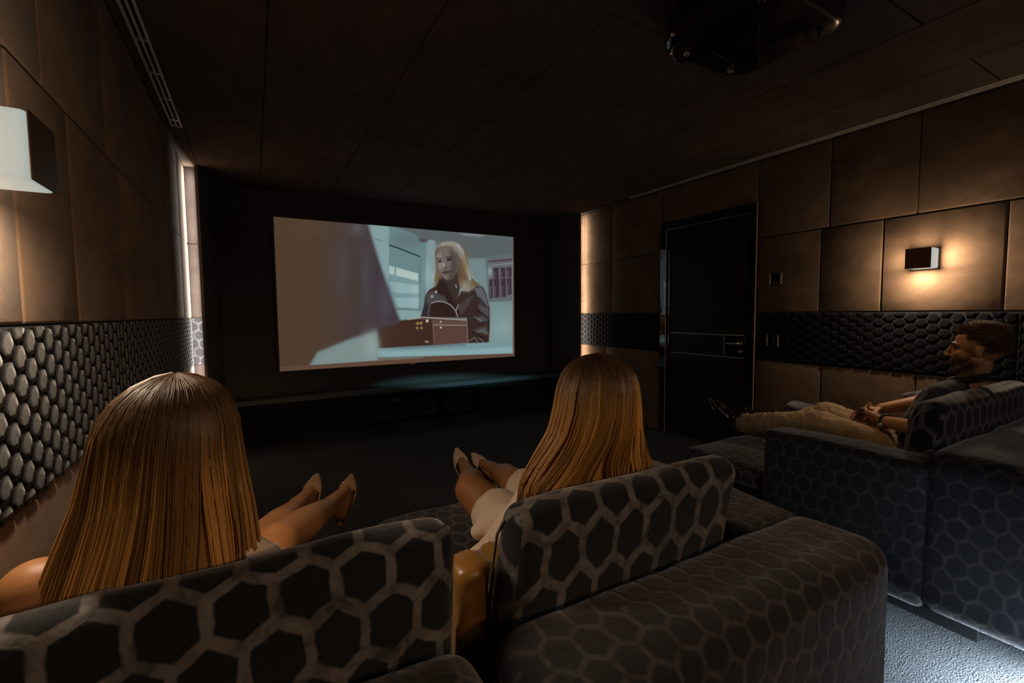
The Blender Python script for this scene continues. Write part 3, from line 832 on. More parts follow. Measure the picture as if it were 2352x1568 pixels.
def recliner(label, x0, x1, la, ra, zb, yb0, yb1, bx0, bx1, by_top, bz, by_bot, foot_y, foot_z, arm_y=1.38, arm_z=.648, seed=0, fx0=None, fx1=None, bthick=.115):
    t = empty('recliner', label, 'recliner chair', ((x0 + x1) / 2, 1.0, 0), 'honeycomb velvet cinema recliners')
    bm = bmesh.new(); box(bm, x0 + .04, x1 - .04, .56, 1.34, 0, .06, .004, 1)
    obj('plinth', bm, M['black_plastic'], t, smooth=False)
    cushion('rear_body', x0, x1, yb0, yb1, .045, zb, .065, M['velvet_body'], t, seed=seed, off=seed * .031)
    if la: cushion('armrest', x0, x0 + la, yb1 - .03, arm_y, .045, arm_z, .035, M['velvet_body'], t, puff=.005, seed=seed + 1)
    if ra: cushion('armrest', x1 - ra, x1, yb1 - .03, arm_y, .045, arm_z, .035, M['velvet_body'], t, puff=.005, seed=seed + 2)
    sx0, sx1 = x0 + la + .004, x1 - ra - .004
    cushion('seat', sx0, sx1, yb1 + .01, 1.34, .12, .425, .05, M['velvet'], t, puff=.006, seed=seed + 3)
    cushion('footrest', fx0 if fx0 is not None else x0 + .01, fx1 if fx1 is not None else x1 - .01, arm_y + .01, foot_y, foot_z - .13, foot_z, .055, M['velvet_foot'], t, puff=.012, seed=seed + 4)
    for xx in (sx0 + .12, sx1 - .12):
        bm = bmesh.new(); box(bm, xx - .012, xx + .012, 1.30, foot_y - .15, foot_z - .175, foot_z - .145)
        obj('footrest_arm', bm, M['black_plastic'], t, smooth=False)
    # leaning back cushion: thin at the top, deep at the seat
    sh = (by_bot - by_top) / (bz - zb)
    z0 = .40
    c = cushion('backrest', bx0, bx1, by_bot, by_bot + bthick, z0, bz, .045, M['velvet'], t, puff=.012, seed=seed + 5, off=.02 * seed)
    for v in c.data.vertices:
        f = (v.co.z - zb)
        fr = (v.co.y - by_bot) / bthick
        v.co.y -= sh * f
        v.co.y += .04 * fr * max(0, (bz - v.co.z) / (bz - z0))
    uvl = c.data.uv_layers
    uvl.remove(uvl[0]); c.data.update(); uv_metric(c, .02 * seed)
    # piping round the end panel of the back cushion
    for xx in (bx0 - .001, bx1 + .001):
        bm = bmesh.new(); pts = []
        for k in range(9):
            z = .47 + (bz - .03 - .47) * k / 8
            y = by_bot + bthick - sh * (z - zb) + .04 * max(0, (bz - z) / (bz - z0)) - .018 - (.02 if k == 8 else 0)
            pts.append((xx, y, z))
        tube(bm, pts, .0035, 6)
        obj('piping', bm, M['piping'], c)
    return t

recliner('honeycomb velvet recliner nearest the left wall, under the left long-haired woman', -.434, .336, 0, 0, .640, .50, .80, -.43, .334, .795, .845, .815, 1.80, .44, arm_y=1.34, seed=1, bthick=.105)
recliner('honeycomb velvet recliner in the middle, under the woman in cream', .362, 1.432, 0, .27, .655, .50, .765, .435, 1.135, .735, .862, .775, 1.83, .44, arm_y=1.34, seed=2, fx0=.37, fx1=1.43, bthick=.10)
recliner('wide honeycomb velvet recliner by the right wall, under the reclining man', 2.283, 3.655, .175, 0, .700, .32, .745, 2.475, 3.645, .735, .862, .745, 1.90, .42, arm_y=1.385, seed=3, bthick=.105)

# riser of the raised rear row with its light line
bm = bmesh.new(); box(bm, 1.75, XR - .002, -.05, .20, 0, .17, .004, 1)
step = struct(obj('trim_3', bm, M['carpet'], smooth=False))
bm = bmesh.new(); box(bm, 1.80, XR - .05, .200, .206, .10, .112)
obj('light_line', bm, M['led_cool'], step, smooth=False)
rl = area('riser_light', (2.0, .215, .10), (math.radians(38), 0, 0), .5, .02, 45, (.70, .88, 1.0), math.radians(110))

# ------------------------------------------------------------------ people: blended volumes -> one continuous skin
class Blob:
    def __init__(self): self.bm = bmesh.new()
    def cap(self, p0, p1, r0, r1=None, seg=20):
        r1 = r0 if r1 is None else r1
        p0, p1 = Vector(p0), Vector(p1)
        ax = p1 - p0; L = ax.length
        ax = ax.normalized() if L > 1e-6 else Vector((0, 0, 1))
        a = ax.cross(Vector((0, 0, 1)))
        if a.length < 1e-3: a = ax.cross(Vector((1, 0, 0)))
        a.normalize(); b = ax.cross(a)
        prof = []
        for k in range(1, 7): t = PI / 2 * k / 6; prof.append((-r0 * math.cos(t), r0 * math.sin(t)))
        for k in range(6): t = PI / 2 * k / 6; prof.append((L + r1 * math.sin(t), r1 * math.cos(t)))
        v0 = self.bm.verts.new(p0 - ax * r0); v1 = self.bm.verts.new(p1 + ax * r1)
        rings = [[self.bm.verts.new(p0 + ax * d + (a * math.cos(2 * PI * k / seg) + b * math.sin(2 * PI * k / seg)) * r) for k in range(seg)] for d, r in prof]
        for k in range(seg):
            self.bm.faces.new((v0, rings[0][(k + 1) % seg], rings[0][k])); self.bm.faces.new((v1, rings[-1][k], rings[-1][(k + 1) % seg]))
        for A, B in zip(rings[:-1], rings[1:]):
            for k in range(seg): self.bm.faces.new((A[k], A[(k + 1) % seg], B[(k + 1) % seg], B[k]))
        return self
    def chain(self, pts, rs):
        for i in range(len(pts) - 1): self.cap(pts[i], pts[i + 1], rs[i], rs[i + 1])
        return self
    def ell(self, c, r, rot=None):
        mt = Matrix.Translation(Vector(c)) @ (rot.to_4x4() if rot is not None else Matrix()) @ Matrix.Diagonal((r[0], r[1], r[2], 1))
        bmesh.ops.create_uvsphere(self.bm, u_segments=24, v_segments=16, radius=1.0, matrix=mt)
        return self
    def build(self, name, mat, parent=None, voxel=.005, smooth=6, disp=None):
        me = bpy.data.meshes.new(name + '_tmp'); bmesh.ops.recalc_face_normals(self.bm, faces=self.bm.faces[:])
        self.bm.to_mesh(me); self.bm.free()
        o = bpy.data.objects.new(name, me); link(o)
        md = o.modifiers.new('r', 'REMESH'); md.mode = 'VOXEL'; md.voxel_size = voxel; md.adaptivity = 0
        sm = o.modifiers.new('s', 'SMOOTH'); sm.iterations = smooth; sm.factor = .5
        dg = bpy.context.evaluated_depsgraph_get(); dg.update()
        nm = bpy.data.meshes.new_from_object(o.evaluated_get(dg))
        o.modifiers.clear(); o.data = nm; nm.name = name
        bpy.data.meshes.remove(me)
        nm.materials.clear(); nm.materials.append(mat)
        nm.polygons.foreach_set('use_smooth', [True] * len(nm.polygons))
        if disp:
            nm.update()
            no = [v.normal.copy() for v in nm.vertices]
            for v, n in zip(nm.vertices, no): v.co += n * disp(v.co)
            nm.update()
        if parent is not None:
            o.parent = parent; o.matrix_parent_inverse = Matrix.Translation(-Vector(parent.location))
        return o

def coords(o):
    a = np.empty(len(o.data.vertices) * 3, dtype=np.float32); o.data.vertices.foreach_get('co', a); return a.reshape(-1, 3)

def frame(fwd, up):
    f = Vector(fwd).normalized(); u = Vector(up); u = (u - f * u.dot(f)).normalized(); r = f.cross(u)
    return r, f, u

def head(B, c, fwd, up, k=1.0, male=False):
    r, f, u = frame(fwd, up); c = Vector(c)
    P = lambda a, b, d: c + r * (a * k) + f * (b * k) + u * (d * k)
    rot = Matrix((r, f, u)).transposed()
    B.ell(P(0, -.012, .025), (.074 * k, .094 * k, .086 * k), rot)
    B.ell(P(0, .030, -.030), (.060 * k, .062 * k, .078 * k), rot)
    B.cap(P(0, .025, -.070), P(0, .070, -.098), .045 * k, .022 * k)
    for s in (-1, 1):
        B.cap(P(s * .048, .0, -.055), P(s * .018, .068, -.098), .024 * k, .018 * k)      # jaw line
        B.cap(P(s * .014, .084, .028), P(s * .046, .066, .026), .010 * k, .009 * k)      # brow
        B.ell(P(s * .038, .060, -.020), (.020 * k, .020 * k, .022 * k), rot)              # cheek
        B.ell(P(s * .076, -.006, -.010), (.011 * k, .016 * k, .029 * k), rot)             # ear
        B.cap(P(s * .079, -.018, -.026), P(s * .081, -.018, .008), .005 * k, .006 * k)
    B.cap(P(0, .086, .020), P(0, .110, -.022), .009 * k, .0115 * k)                        # nose
    for s in (-1, 1): B.ell(P(s * .011, .106, -.028), (.009 * k, .011 * k, .008 * k), rot)
    B.ell(P(0, .090, -.054), (.026 * k, .012 * k, .007 * k), rot); B.ell(P(0, .088, -.067), (.022 * k, .012 * k, .008 * k), rot)
    return P, rot

def hand(B, wrist, fdir, pnorm, thumb_side, curl=.5, k=1.0, spreads=None):
    """palm + four unequal bent fingers + thumb leaving the side of the palm. pnorm points out of the palm"""
    f = Vector(fdir).normalized(); n = Vector(pnorm); n = (n - f * n.dot(f)).normalized(); s = f.cross(n) * thumb_side
    W = Vector(wrist)
    for q in (-.030, -.010, .010, .028):
        B.cap(W + f * .015 * k + s * q * .6 * k, W + f * .088 * k + s * q * k, .013 * k, .0115 * k, 12)
    lens = ((.028, .040, .026, .020), (.010, .045, .029, .021), (-.010, .041, .027, .020), (-.029, .032, .021, .017))
    for i, (q, a, b, c) in enumerate(lens):
        p = W + f * (.090 - abs(q) * .15) * k + s * q * k
        d = (f + s * q * 2.2).normalized(); ang = 0
        rr = (.0088, .009, .0086, .0076)[i]
        for j, l in enumerate((a, b, c)):
            ang += curl * (.7, .9, .6)[j] * (1 + .12 * i)
            dd = d * math.cos(ang) + n * math.sin(ang)
            p2 = p + dd * l * k
            B.cap(p, p2, rr * k * (1 - .08 * j), rr * k * (.92 - .08 * j), 10); p = p2
    t0 = W + f * .030 * k + s * .030 * k + n * .006 * k
    d1 = (f * .62 + s * .70 + n * .30).normalized(); t1 = t0 + d1 * .040 * k
    d2 = (f * .85 + s * .30 + n * .42).normalized(); t2 = t1 + d2 * .032 * k
    t3 = t2 + (f * .9 + s * .05 + n * .45).normalized() * .024 * k
    B.chain([W + f * .012 * k + s * .014 * k, t0, t1, t2, t3], [.014 * k, .0135 * k, .011 * k, .0098 * k, .0082 * k])

def strands(name, paths, tints, r, parent, mat, extra=None):
    """paths: (n,m,3) array; r: (m,) radius; three-sided strand tubes in one mesh"""
    n, m, _ = paths.shape
    t = np.gradient(paths, axis=1); t /= np.linalg.norm(t, axis=2, keepdims=True) + 1e-9
    dd = paths[:, m // 2] - paths[:, 0]
    ref = np.stack([-dd[:, 1], dd[:, 0], dd[:, 2] * .05 + 1e-5], -1); ref /= np.linalg.norm(ref, axis=1, keepdims=True) + 1e-9
    a = np.cross(t, ref[:, None, :]); a /= np.linalg.norm(a, axis=2, keepdims=True) + 1e-9
    b = np.cross(t, a)
    ring = []
    for k in range(3):
        an = 2 * PI * k / 3
        ring.append(paths + (a * math.cos(an) + b * math.sin(an)) * r[None, :, None])
    V = np.stack(ring, 2).reshape(-1, 3)
    idx = np.arange(n * m * 3).reshape(n, m, 3)
    Fs = []
    for k in range(3):
        k2 = (k + 1) % 3
        Fs.append(np.stack([idx[:, :-1, k], idx[:, :-1, k2], idx[:, 1:, k2], idx[:, 1:, k]], -1).reshape(-1, 4))
    Fs = np.concatenate(Fs)
    T = np.repeat(tints.reshape(-1, 3), 3, axis=0)
    faces = Fs.tolist(); Vl = V
    if extra is not None:
        eV, eF, eT = extra
        off = len(V); Vl = np.concatenate([V, eV]); faces += [[i + off for i in f] for f in eF]; T = np.concatenate([T, eT])
    o = pydata(name, Vl, faces, mat, parent)
    set_tint(o, T)
    return o

def long_hair(parent, tab, n, seed, wave=0.0, amax=2.35, root=(.085, .045, .02), tip=(.95, .52, .15), dark=(.24, .120, .040), rootlen=.30, flip=0.0, m=20):
    """tab rows: z, cx, cy, wx, wy from the crown down"""
    g = np.random.default_rng(seed)
    T = np.array(tab, float)
    s_tab = np.concatenate([[0], np.cumsum(np.hypot(np.diff(T[:, 0]), np.diff(T[:, 3])))]); s_tab /= s_tab[-1]
    def at(s): return [np.interp(s, s_tab, T[:, k]) for k in range(5)]
    phi0 = g.uniform(-amax, amax, n); rho = np.sqrt(g.uniform(.87, 1.0, n)); ends = g.uniform(.88, 1.0, n)
    nl = 26
    lock_c = np.sort(g.uniform(-amax, amax, nl)); which = np.argmin(np.abs(phi0[:, None] - lock_c[None]), axis=1)
    lock_t = g.uniform(0, 1, nl); lock_r = g.uniform(-.022, .022, nl); lock_w = g.uniform(0, 2 * PI, nl)
    s = np.linspace(0, 1, m)[None] * ends[:, None]
    z, cx, cy, wx, wy = at(s)
    pull = np.clip((s - .32) / .68, 0, 1) * .38
    phi = phi0[:, None] * (1 - pull) + lock_c[which][:, None] * pull
    phi = phi + .03 * np.sin(7 * s + lock_w[which][:, None]) + wave * .10 * np.sin(15 * s + lock_w[which][:, None]) * np.clip((s - .35) * 2, 0, 1)
    rr = rho[:, None] + lock_r[which][:, None] * np.clip(s * 2, 0, 1) + wave * .035 * np.sin(13 * s + 2 * lock_w[which][:, None]) * np.clip((s - .3) * 2, 0, 1)
    fly = (g.uniform(0, 1, n) > .96)[:, None] * g.uniform(.02, .10, n)[:, None] * s
    rr = rr + fly
    x = cx + wx * rr * np.sin(phi); y = cy - wy * rr * np.cos(phi)
    x = x + flip * np.clip(s - .6, 0, 1) ** 2 * np.sign(np.sin(phi))
    P = np.stack([x, y, z + g.normal(0, .0015, n)[:, None]], -1)
    root, tip, dark = map(np.array, (root, tip, dark))
    lt = lock_t[which][:, None] ** 1.5 * .88 + g.uniform(0, 1, n)[:, None] * .12
    body = dark[None, None] * (1 - lt[..., None]) + tip[None, None] * lt[..., None]
    k = np.clip((s - rootlen * .45 * (1 + .8 * (g.uniform(0, 1, n)[:, None] - .5))) / (rootlen * .8), 0, 1)
    k = k * k * (3 - 2 * k)
    tint = root[None, None] * (1 - k[..., None]) + body * k[..., None]
    rad = np.interp(np.linspace(0, 1, m), [0, .3, .85, 1], [.0013, .0017, .0015, .0005])
    # under-layer so that no skin shows between the strands
    A, Z = 40, 26
    ph = np.linspace(-amax - .1, amax + .1, A); ss = np.linspace(0, .97, Z)
    zz, ccx, ccy, wwx, wwy = at(ss)
    ex = np.stack([ccx[:, None] + .93 * wwx[:, None] * np.sin(ph)[None], ccy[:, None] - .93 * wwy[:, None] * np.cos(ph)[None], np.repeat(zz[:, None] - .004, A, 1)], -1).reshape(-1, 3)
    ii = np.arange(A * Z).reshape(Z, A)
    eF = np.stack([ii[:-1, :-1], ii[:-1, 1:], ii[1:, 1:], ii[1:, :-1]], -1).reshape(-1, 4).tolist()
    kk = np.clip((ss - rootlen * .45) / (rootlen * .8), 0, 1)
    eT = np.repeat((root[None] * (1 - kk[:, None]) + dark[None] * 1.5 * kk[:, None])[:, None], A, 1).reshape(-1, 3)
    return strands('hair', P, tint, rad, parent, M['hair'], (ex, eF, eT))

def pump(name, heel, toe, up, mat, parent, wid=.040, stud=False, strap=True):
    """pointed high-heeled shoe: lofted open shell, pointed vamp, stiletto heel"""
    heel, toe = Vector(heel), Vector(toe)
    L = (toe - heel).length
    r, f, u = frame(toe - heel, up)
    ts = [0, .05, .14, .27, .40, .52, .60, .68, .76, .84, .91, .96, .99]
    hw = [.016, .026, .030, .029, .031, .037, .0385, .0365, .031, .023, .0145, .0085, .004]
    hw = [h * wid / .040 for h in hw]
    rim = [.052, .050, .040, .026, .022, .024, .035, .040, .037, .030, .024, .018, .012]
    close = [0, 0, 0, 0, 0, .05, .40, 1, 1, 1, 1, 1, 1]
    bm = bmesh.new(); rings = []; K = 17
    for t, h, rm, c in zip(ts, hw, rim, close):
        lift = .012 * (t - .6) ** 2 + (.010 * max(0, t - .8))
        o = heel + f * (L * t) + u * lift
        ring = []
        thm = PI * (.52 + .48 * c)
        full = rm / ((1 - math.cos(thm)) / 2)
        for k in range(K):
            q = -1 + 2 * k / (K - 1)               # -1..1 from the left rim under the sole to the right rim
            th = thm * abs(q)
            x = math.copysign(h * max(0.0, math.sin(th)) ** .75, q)
            ring.append(bm.verts.new(o + r * x + u * (full * (1 - math.cos(th)) / 2)))
        rings.append(ring)
    for A, B in zip(rings[:-1], rings[1:]):
        for k in range(K - 1): bm.faces.new((A[k], B[k], B[k + 1], A[k + 1]))
    bm.faces.new(rings[-1])
    bmesh.ops.remove_doubles(bm, verts=bm.verts[:], dist=.0002)
    bmesh.ops.recalc_face_normals(bm, faces=bm.faces[:])
    o = obj(name, bm, [mat, M['insole']], parent)
    sd = o.modifiers.new('s', 'SOLIDIFY'); sd.thickness = .0025; sd.offset = 0; sd.material_offset = 0
    ss = o.modifiers.new('ss', 'SUBSURF'); ss.levels = 1; ss.render_levels = 2
    bm = bmesh.new()
    hb = heel + f * .020
    tube(bm, [hb + u * .006, hb - u * .010 - f * .004, hb - u * .045 - f * .010, hb - u * .075 - f * .006], [.017, .012, .0065, .005], 12)
    hl = obj('heel', bm, mat, o)
    hl.matrix_parent_inverse = Matrix()
    if stud:
        bm = bmesh.new()
        for q in range(5):
            c = heel + f * (L * (.70 + .045 * q)) + u * (.0385 - .003 * q) + r * (.004 * (q % 2) - .004)
            bmesh.ops.create_uvsphere(bm, u_segments=10, v_segments=8, radius=.0036, matrix=Matrix.Translation(c))
        st = obj('stud_row', bm, M['stud'], o); st.matrix_parent_inverse = Matrix()
    o.matrix_parent_inverse = Matrix.Translation(-Vector(parent.location))
    return o

def foot(B, ankle, heel, toe, up, k=1.0):
    heel, toe, ankle = Vector(heel), Vector(toe), Vector(ankle)
    r, f, u = frame(toe - heel, up); L = (toe - heel).length
    hc = heel + f * .026 + u * .026; ball = heel + f * (L * .66) + u * .016; tip = heel + f * (L * .88) + u * .011
    B.cap(hc, ankle, .024 * k, .030 * k)
    B.cap(ankle + f * .01, ball + u * .006, .029 * k, .017 * k); B.cap(hc, ball, .023 * k, .018 * k)
    for s in (-1, 1): B.cap(ball + r * s * .014, tip + r * s * .004, .015 * k, .010 * k)

def fold(amp, sc, seed=0, stretch=(1, 1, 1)):
    o = Vector((seed * 7.3, seed * 1.7, 0)); st = Vector(stretch)
    def fn(c):
        p = Vector((c.x * st.x, c.y * st.y, c.z * st.z))
        a = noise.noise(p * sc + o); b_ = noise.noise(p * sc * 2.3 + o)
        return amp * ((1 - abs(a) * 2) * .8 + b_ * .5)
    return fn

def skin_tint(o, base, P=None, rot=None, c=None, lips=None, beard=None, brow=None, k=1.0):
    V = coords(o); T = np.tile(np.array(base, float), (len(V), 1))
    T *= (1 + .06 * np.sin(V[:, :1] * 60) * np.sin(V[:, 1:2] * 47 + V[:, 2:3] * 53))
    if rot is not None:
        d = (V - np.array(c)) @ np.array(rot) / k      # columns r,f,u
        a, f, u = d[:, 0], d[:, 1], d[:, 2]
        if lips is not None:
            mk = (np.abs(a) < .026) & (f > .070) & (u < -.048) & (u > -.074); T[mk] = lips
        if beard is not None:
            w = np.clip(((-.030 - u) / .018), 0, 1) * np.clip((f + .012) / .03, 0, 1) * (u > -.14) * .9
            mk = (np.abs(a) < .024) & (f > .085) & (u < -.050) & (u > -.071); w[mk] = 0
            side = np.clip((.012 - np.abs(f - .005)) / .01, 0, 1) * (np.abs(a) > .05) * (u < .02) * (u > -.05) * .6
            w = np.maximum(w, side)[:, None]; T = T * (1 - w) + np.array(beard) * w
        if brow is not None:
            mk = (np.abs(np.abs(a) - .032) < .020) & (f > .062) & (u > .026) & (u < .040); T[mk] = brow
    set_tint(o, T)

def eyes(P, rot, parent, k=1.0):
    for s in (-1, 1):
        bm = bmesh.new()
        bmesh.ops.create_uvsphere(bm, u_segments=16, v_segments=10, radius=.0118 * k, matrix=Matrix.Translation(P(s * .031, .0675, .004)))
        e = obj('eye', bm, M['eye'], parent)
M['eye'] = simple('eye_white', (.09, .075, .065, 1), .7, spec=.1)
M['shirt'] = simple('navy_shirt_cloth', (.016, .017, .022, 1), .85, spec=.2, sheen=.15, bump=.15, bscale=200)
M['grey_cloth'] = simple('grey_cuff_cloth', (.15, .15, .165, 1), .9, spec=.2, sheen=.2, bump=.15, bscale=150)
M['cream'] = simple('cream_dress_cloth', (.86, .68, .52, 1), .8, spec=.2, sheen=.15, bump=.08, bscale=120)
M['khaki'] = simple('khaki_trouser_cloth', (.36, .25, .145, 1), .85, spec=.2, sheen=.15, bump=.1, bscale=180)
M['white_cloth'] = simple('white_short_cloth', (.72, .66, .58, 1), .85, spec=.2, bump=.08)

SKIN_W = (.39, .17, .060); SKIN_M = (.50, .25, .115)

# ---- woman in the left chair
w1 = empty('person', 'long-haired blonde woman nearest the left wall, seen from behind, legs crossed, tan patent pumps', 'person', (-.13, 1.0, .44), 'people watching the film')
B = Blob()
B.ell((-.13, 1.02, .535), (.165, .125, .095)); B.cap((-.13, 1.04, .58), (-.145, .985, .78), .105, .100); B.cap((-.19, 1.03, .60), (-.235, .975, .78), .07, .065); B.cap((-.07, 1.03, .60), (-.075, .975, .77), .07, .06)
B.cap((-.315, .985, .822), (-.155, .985, .85), .046, .05); B.cap((-.155, .985, .85), (-.030, .985, .79), .05, .043)
B.cap((-.15, .985, .85), (-.135, .955, .965), .05, .046)
P1, rot1 = head(B, (-.130, .955, 1.045), (.05, 1, -.05), (.05, .06, 1), .92)
B.chain([(-.318, .985, .822), (-.345, 1.06, .63), (-.20, 1.20, .62)], [.052, .038, .026]); hand(B, (-.20, 1.20, .62), (.75, .6, -.05), (-.1, .1, -1), 1, .35, .92)
B.chain([(-.030, .985, .790), (.040, 1.07, .615), (-.06, 1.22, .625)], [.046, .036, .025]); hand(B, (-.06, 1.22, .625), (-.8, .45, -.05), (0, .1, -1), -1, .35, .92)
B.chain([(-.06, 1.03, .54), (.035, 1.36, .635), (.035, 1.36, .64)], [.088, .056, .055]); B.chain([(.035, 1.36, .64), (.12, 1.56, .595), (.222, 1.785, .545)], [.054, .052, .032])
B.chain([(-.20, 1.03, .54), (-.02, 1.40, .625)], [.088, .055]); B.chain([(-.02, 1.40, .625), (.045, 1.58, .60), (.100, 1.785, .560)], [.053, .050, .032])
foot(B, (.222, 1.785, .545), (.262, 1.825, .445), (.334, 1.985, .575), (-.15, -.65, .75)); foot(B, (.100, 1.785, .560), (.128, 1.83, .462), (.203, 1.985, .603), (-.15, -.65, .75))
b1 = B.build('body', M['skin'], w1, .005, 8)
skin_tint(b1, SKIN_W, P1, rot1, (-.130, .955, 1.045), lips=(.36, .11, .08), brow=(.14, .07, .03), k=.92); eyes(P1, rot1, b1, .92)
B = Blob(); B.ell((-.13, 1.02, .53), (.18, .14, .108)); B.cap((-.06, 1.03, .545), (-.022, 1.17, .588), .099, .088); B.cap((-.20, 1.03, .545), (-.135, 1.165, .58), .099, .088)
B.cap((-.13, 1.04, .58), (-.14, .995, .72), .118, .110); B.cap((-.19, 1.03, .60), (-.225, .985, .72), .078, .072); B.cap((-.07, 1.03, .60), (-.075, .985, .72), .078, .07)
B.cap((-.05, .985, .80), (-.015, .99, .765), .054, .052)
d1 = B.build('dress', M['cream'], w1, .006, 4, fold(.004, 14, 1))
pump('shoe', (.262, 1.825, .438), (.338, 1.992, .574), (-.15, -.65, .75), M['patent'], w1); pump('shoe', (.128, 1.83, .455), (.205, 1.992, .602), (-.15, -.65, .75), M['patent'], w1)
long_hair(w1, [(1.158, -.120, .955, .004, .004), (1.152, -.121, .954, .035, .038), (1.138, -.122, .952, .063, .070), (1.115, -.125, .950, .085, .095), (1.080, -.130, .950, .099, .108), (1.03, -.134, .950, .106, .112), (.97, -.139, .955, .116, .108), (.90, -.150, .968, .134, .092), (.83, -.162, .978, .150, .084), (.74, -.168, .98, .156, .084), (.64, -.170, .98, .156, .084)], 9000, 11, wave=.16, rootlen=.42)

# ---- woman in the middle chair
w2 = empty('person', 'blonde woman with wavy hair in the middle chair, cream dress and beige studded shoes', 'person', (.78, 1.0, .44), 'people watching the film')
B = Blob()
B.ell((.78, 1.02, .535), (.165, .125, .095)); B.cap((.78, 1.04, .58), (.785, .97, .78), .105, .105); B.cap((.72, 1.03, .60), (.695, .965, .78), .07, .065); B.cap((.84, 1.03, .60), (.875, .965, .78), .07, .06)
B.cap((.640, .955, .825), (.785, .95, .855), .044, .048); B.cap((.785, .95, .855), (.92, .955, .815), .048, .044)
B.cap((.785, .945, .86), (.785, .93, .965), .05, .046)
P2, rot2 = head(B, (.785, .93, 1.032), (-.05, 1, -.04), (0, .05, 1), .92)
B.chain([(.640, .955, .825), (.560, 1.00, .66), (.66, 1.18, .625)], [.046, .037, .026]); hand(B, (.66, 1.18, .625), (.7, .6, -.05), (-.1, .1, -1), 1, .35, .92)
B.chain([(.92, .955, .815), (1.0, 1.06, .64), (.88, 1.20, .63)], [.046, .037, .026]); hand(B, (.88, 1.20, .63), (-.75, .55, -.05), (0, .1, -1), -1, .35, .92)
B.chain([(.71, 1.03, .54), (.615, 1.37, .665)], [.088, .056]); B.chain([(.615, 1.37, .665), (.70, 1.56, .615), (.795, 1.795, .555)], [.055, .052, .031])
B.chain([(.85, 1.03, .54), (.80, 1.40, .640)], [.088, .056]); B.chain([(.80, 1.40, .640), (.865, 1.58, .60), (.930, 1.80, .545)], [.053, .050, .031])
foot(B, (.795, 1.795, .555), (.815, 1.85, .455), (.815, 1.995, .615), (.05, -.65, .75)); foot(B, (.930, 1.80, .545), (.955, 1.85, .447), (.900, 1.995, .575), (.05, -.65, .75))
b2 = B.build('body', M['skin'], w2, .005, 8)
skin_tint(b2, SKIN_W, P2, rot2, (.785, .93, 1.032), lips=(.36, .11, .08), brow=(.14, .07, .03), k=.92); eyes(P2, rot2, b2, .92)
B = Blob(); B.ell((.78, 1.02, .53), (.18, .14, .108)); B.cap((.71, 1.03, .545), (.645, 1.235, .622), .100, .082); B.cap((.85, 1.03, .545), (.815, 1.345, .632), .100, .074); B.cap((.76, 1.05, .56), (.72, 1.24, .60), .08, .06)
B.cap((.70, 1.02, .53), (.565, 1.13, .545), .085, .06); B.cap((.565, 1.13, .545), (.52, 1.08, .53), .06, .05)
B.cap((.78, 1.04, .58), (.785, .975, .77), .118, .114); B.cap((.72, 1.03, .60), (.695, .97, .77), .078, .074); B.cap((.84, 1.03, .60), (.875, .97, .77), .078, .07)
B.cap((.640, .955, .82), (.785, .95, .845), .053, .056); B.cap((.785, .95, .845), (.92, .955, .81), .056, .052)
B.chain([(.640, .955, .820), (.600, .975, .745), (.560, 1.00, .675)], [.054, .055, .058]); B.chain([(.92, .955, .81), (.955, .99, .74), (.99, 1.04, .665)], [.054, .054, .056])
B.chain([(.60, 1.04, .67), (.545, 1.06, .64), (.495, 1.075, .612)], [.045, .034, .022]); B.chain([(.61, .985, .74), (.55, .985, .715), (.515, .985, .695)], [.046, .034, .020]); B.chain([(.61, 1.12, .67), (.56, 1.13, .655), (.53, 1.14, .64)], [.05, .036, .022])
d2 = B.build('dress', M['cream'], w2, .006, 4, fold(.005, 12, 2))
pump('shoe', (.815, 1.85, .448), (.815, 2.000, .612), (.05, -.65, .75), M['nubuck'], w2, stud=True); pump('shoe', (.955, 1.85, .440), (.898, 2.000, .572), (.05, -.65, .75), M['nubuck'], w2, stud=True)
long_hair(w2, [(1.146, .785, .93, .004, .004), (1.140, .785, .929, .038, .040), (1.126, .785, .927, .068, .072), (1.10, .785, .925, .092, .097), (1.06, .783, .925, .106, .109), (1.01, .780, .925, .112, .112), (.95, .778, .930, .128, .108), (.88, .778, .945, .172, .096), (.83, .778, .952, .205, .090), (.75, .770, .955, .215, .090), (.66, .765, .955, .215, .09)], 9000, 23, wave=.75, rootlen=.30, tip=(.74, .39, .095), dark=(.33, .155, .040), flip=.02)

# ---- man in the right chair
mn = empty('person', 'bearded man in dark shirt and khaki trousers reclining in profile beside the right wall', 'person', (3.0, 1.06, .44), 'people watching the film')
hc = (3.09, .805, 1.058)
B = Blob()
B.ell((3.0, 1.06, .495), (.165, .13, .083)); B.cap((3.0, 1.01, .52), (3.06, .905, .76), .088, .108); B.cap((2.945, 1.0, .53), (2.955, .90, .77), .06, .068); B.cap((3.08, 1.0, .53), (3.17, .90, .77), .06, .068)
B.cap((2.90, .885, .83), (3.075, .86, .85), .05, .055); B.cap((3.075, .86, .85), (3.26, .895, .83), .055, .05)
B.cap((3.08, .845, .86), (3.09, .800, .985), .054, .052)
P3, rot3 = head(B, hc, (-.16, 1, -.05), (0, .05, 1), 1.03, True)
B.chain([(2.89, .885, .825), (2.800, .920, .675), (2.945, 1.120, .655)], [.054, .042, .029]); hand(B, (2.945, 1.120, .655), (.42, .88, .10), (.70, -.25, .60), 1, .6, 1.06)
B.chain([(3.265, .895, .83), (3.262, 1.045, .742), (3.105, 1.195, .690)], [.054, .043, .030]); hand(B, (3.105, 1.195, .690), (-.66, .70, -.10), (-.1, -.1, -1), 1, .5, 1.06)
B.chain([(2.925, 1.08, .50), (2.845, 1.40, .590)], [.080, .060]); B.chain([(2.845, 1.40, .590), (2.80, 1.60, .555), (2.755, 1.825, .515)], [.058, .055, .036])
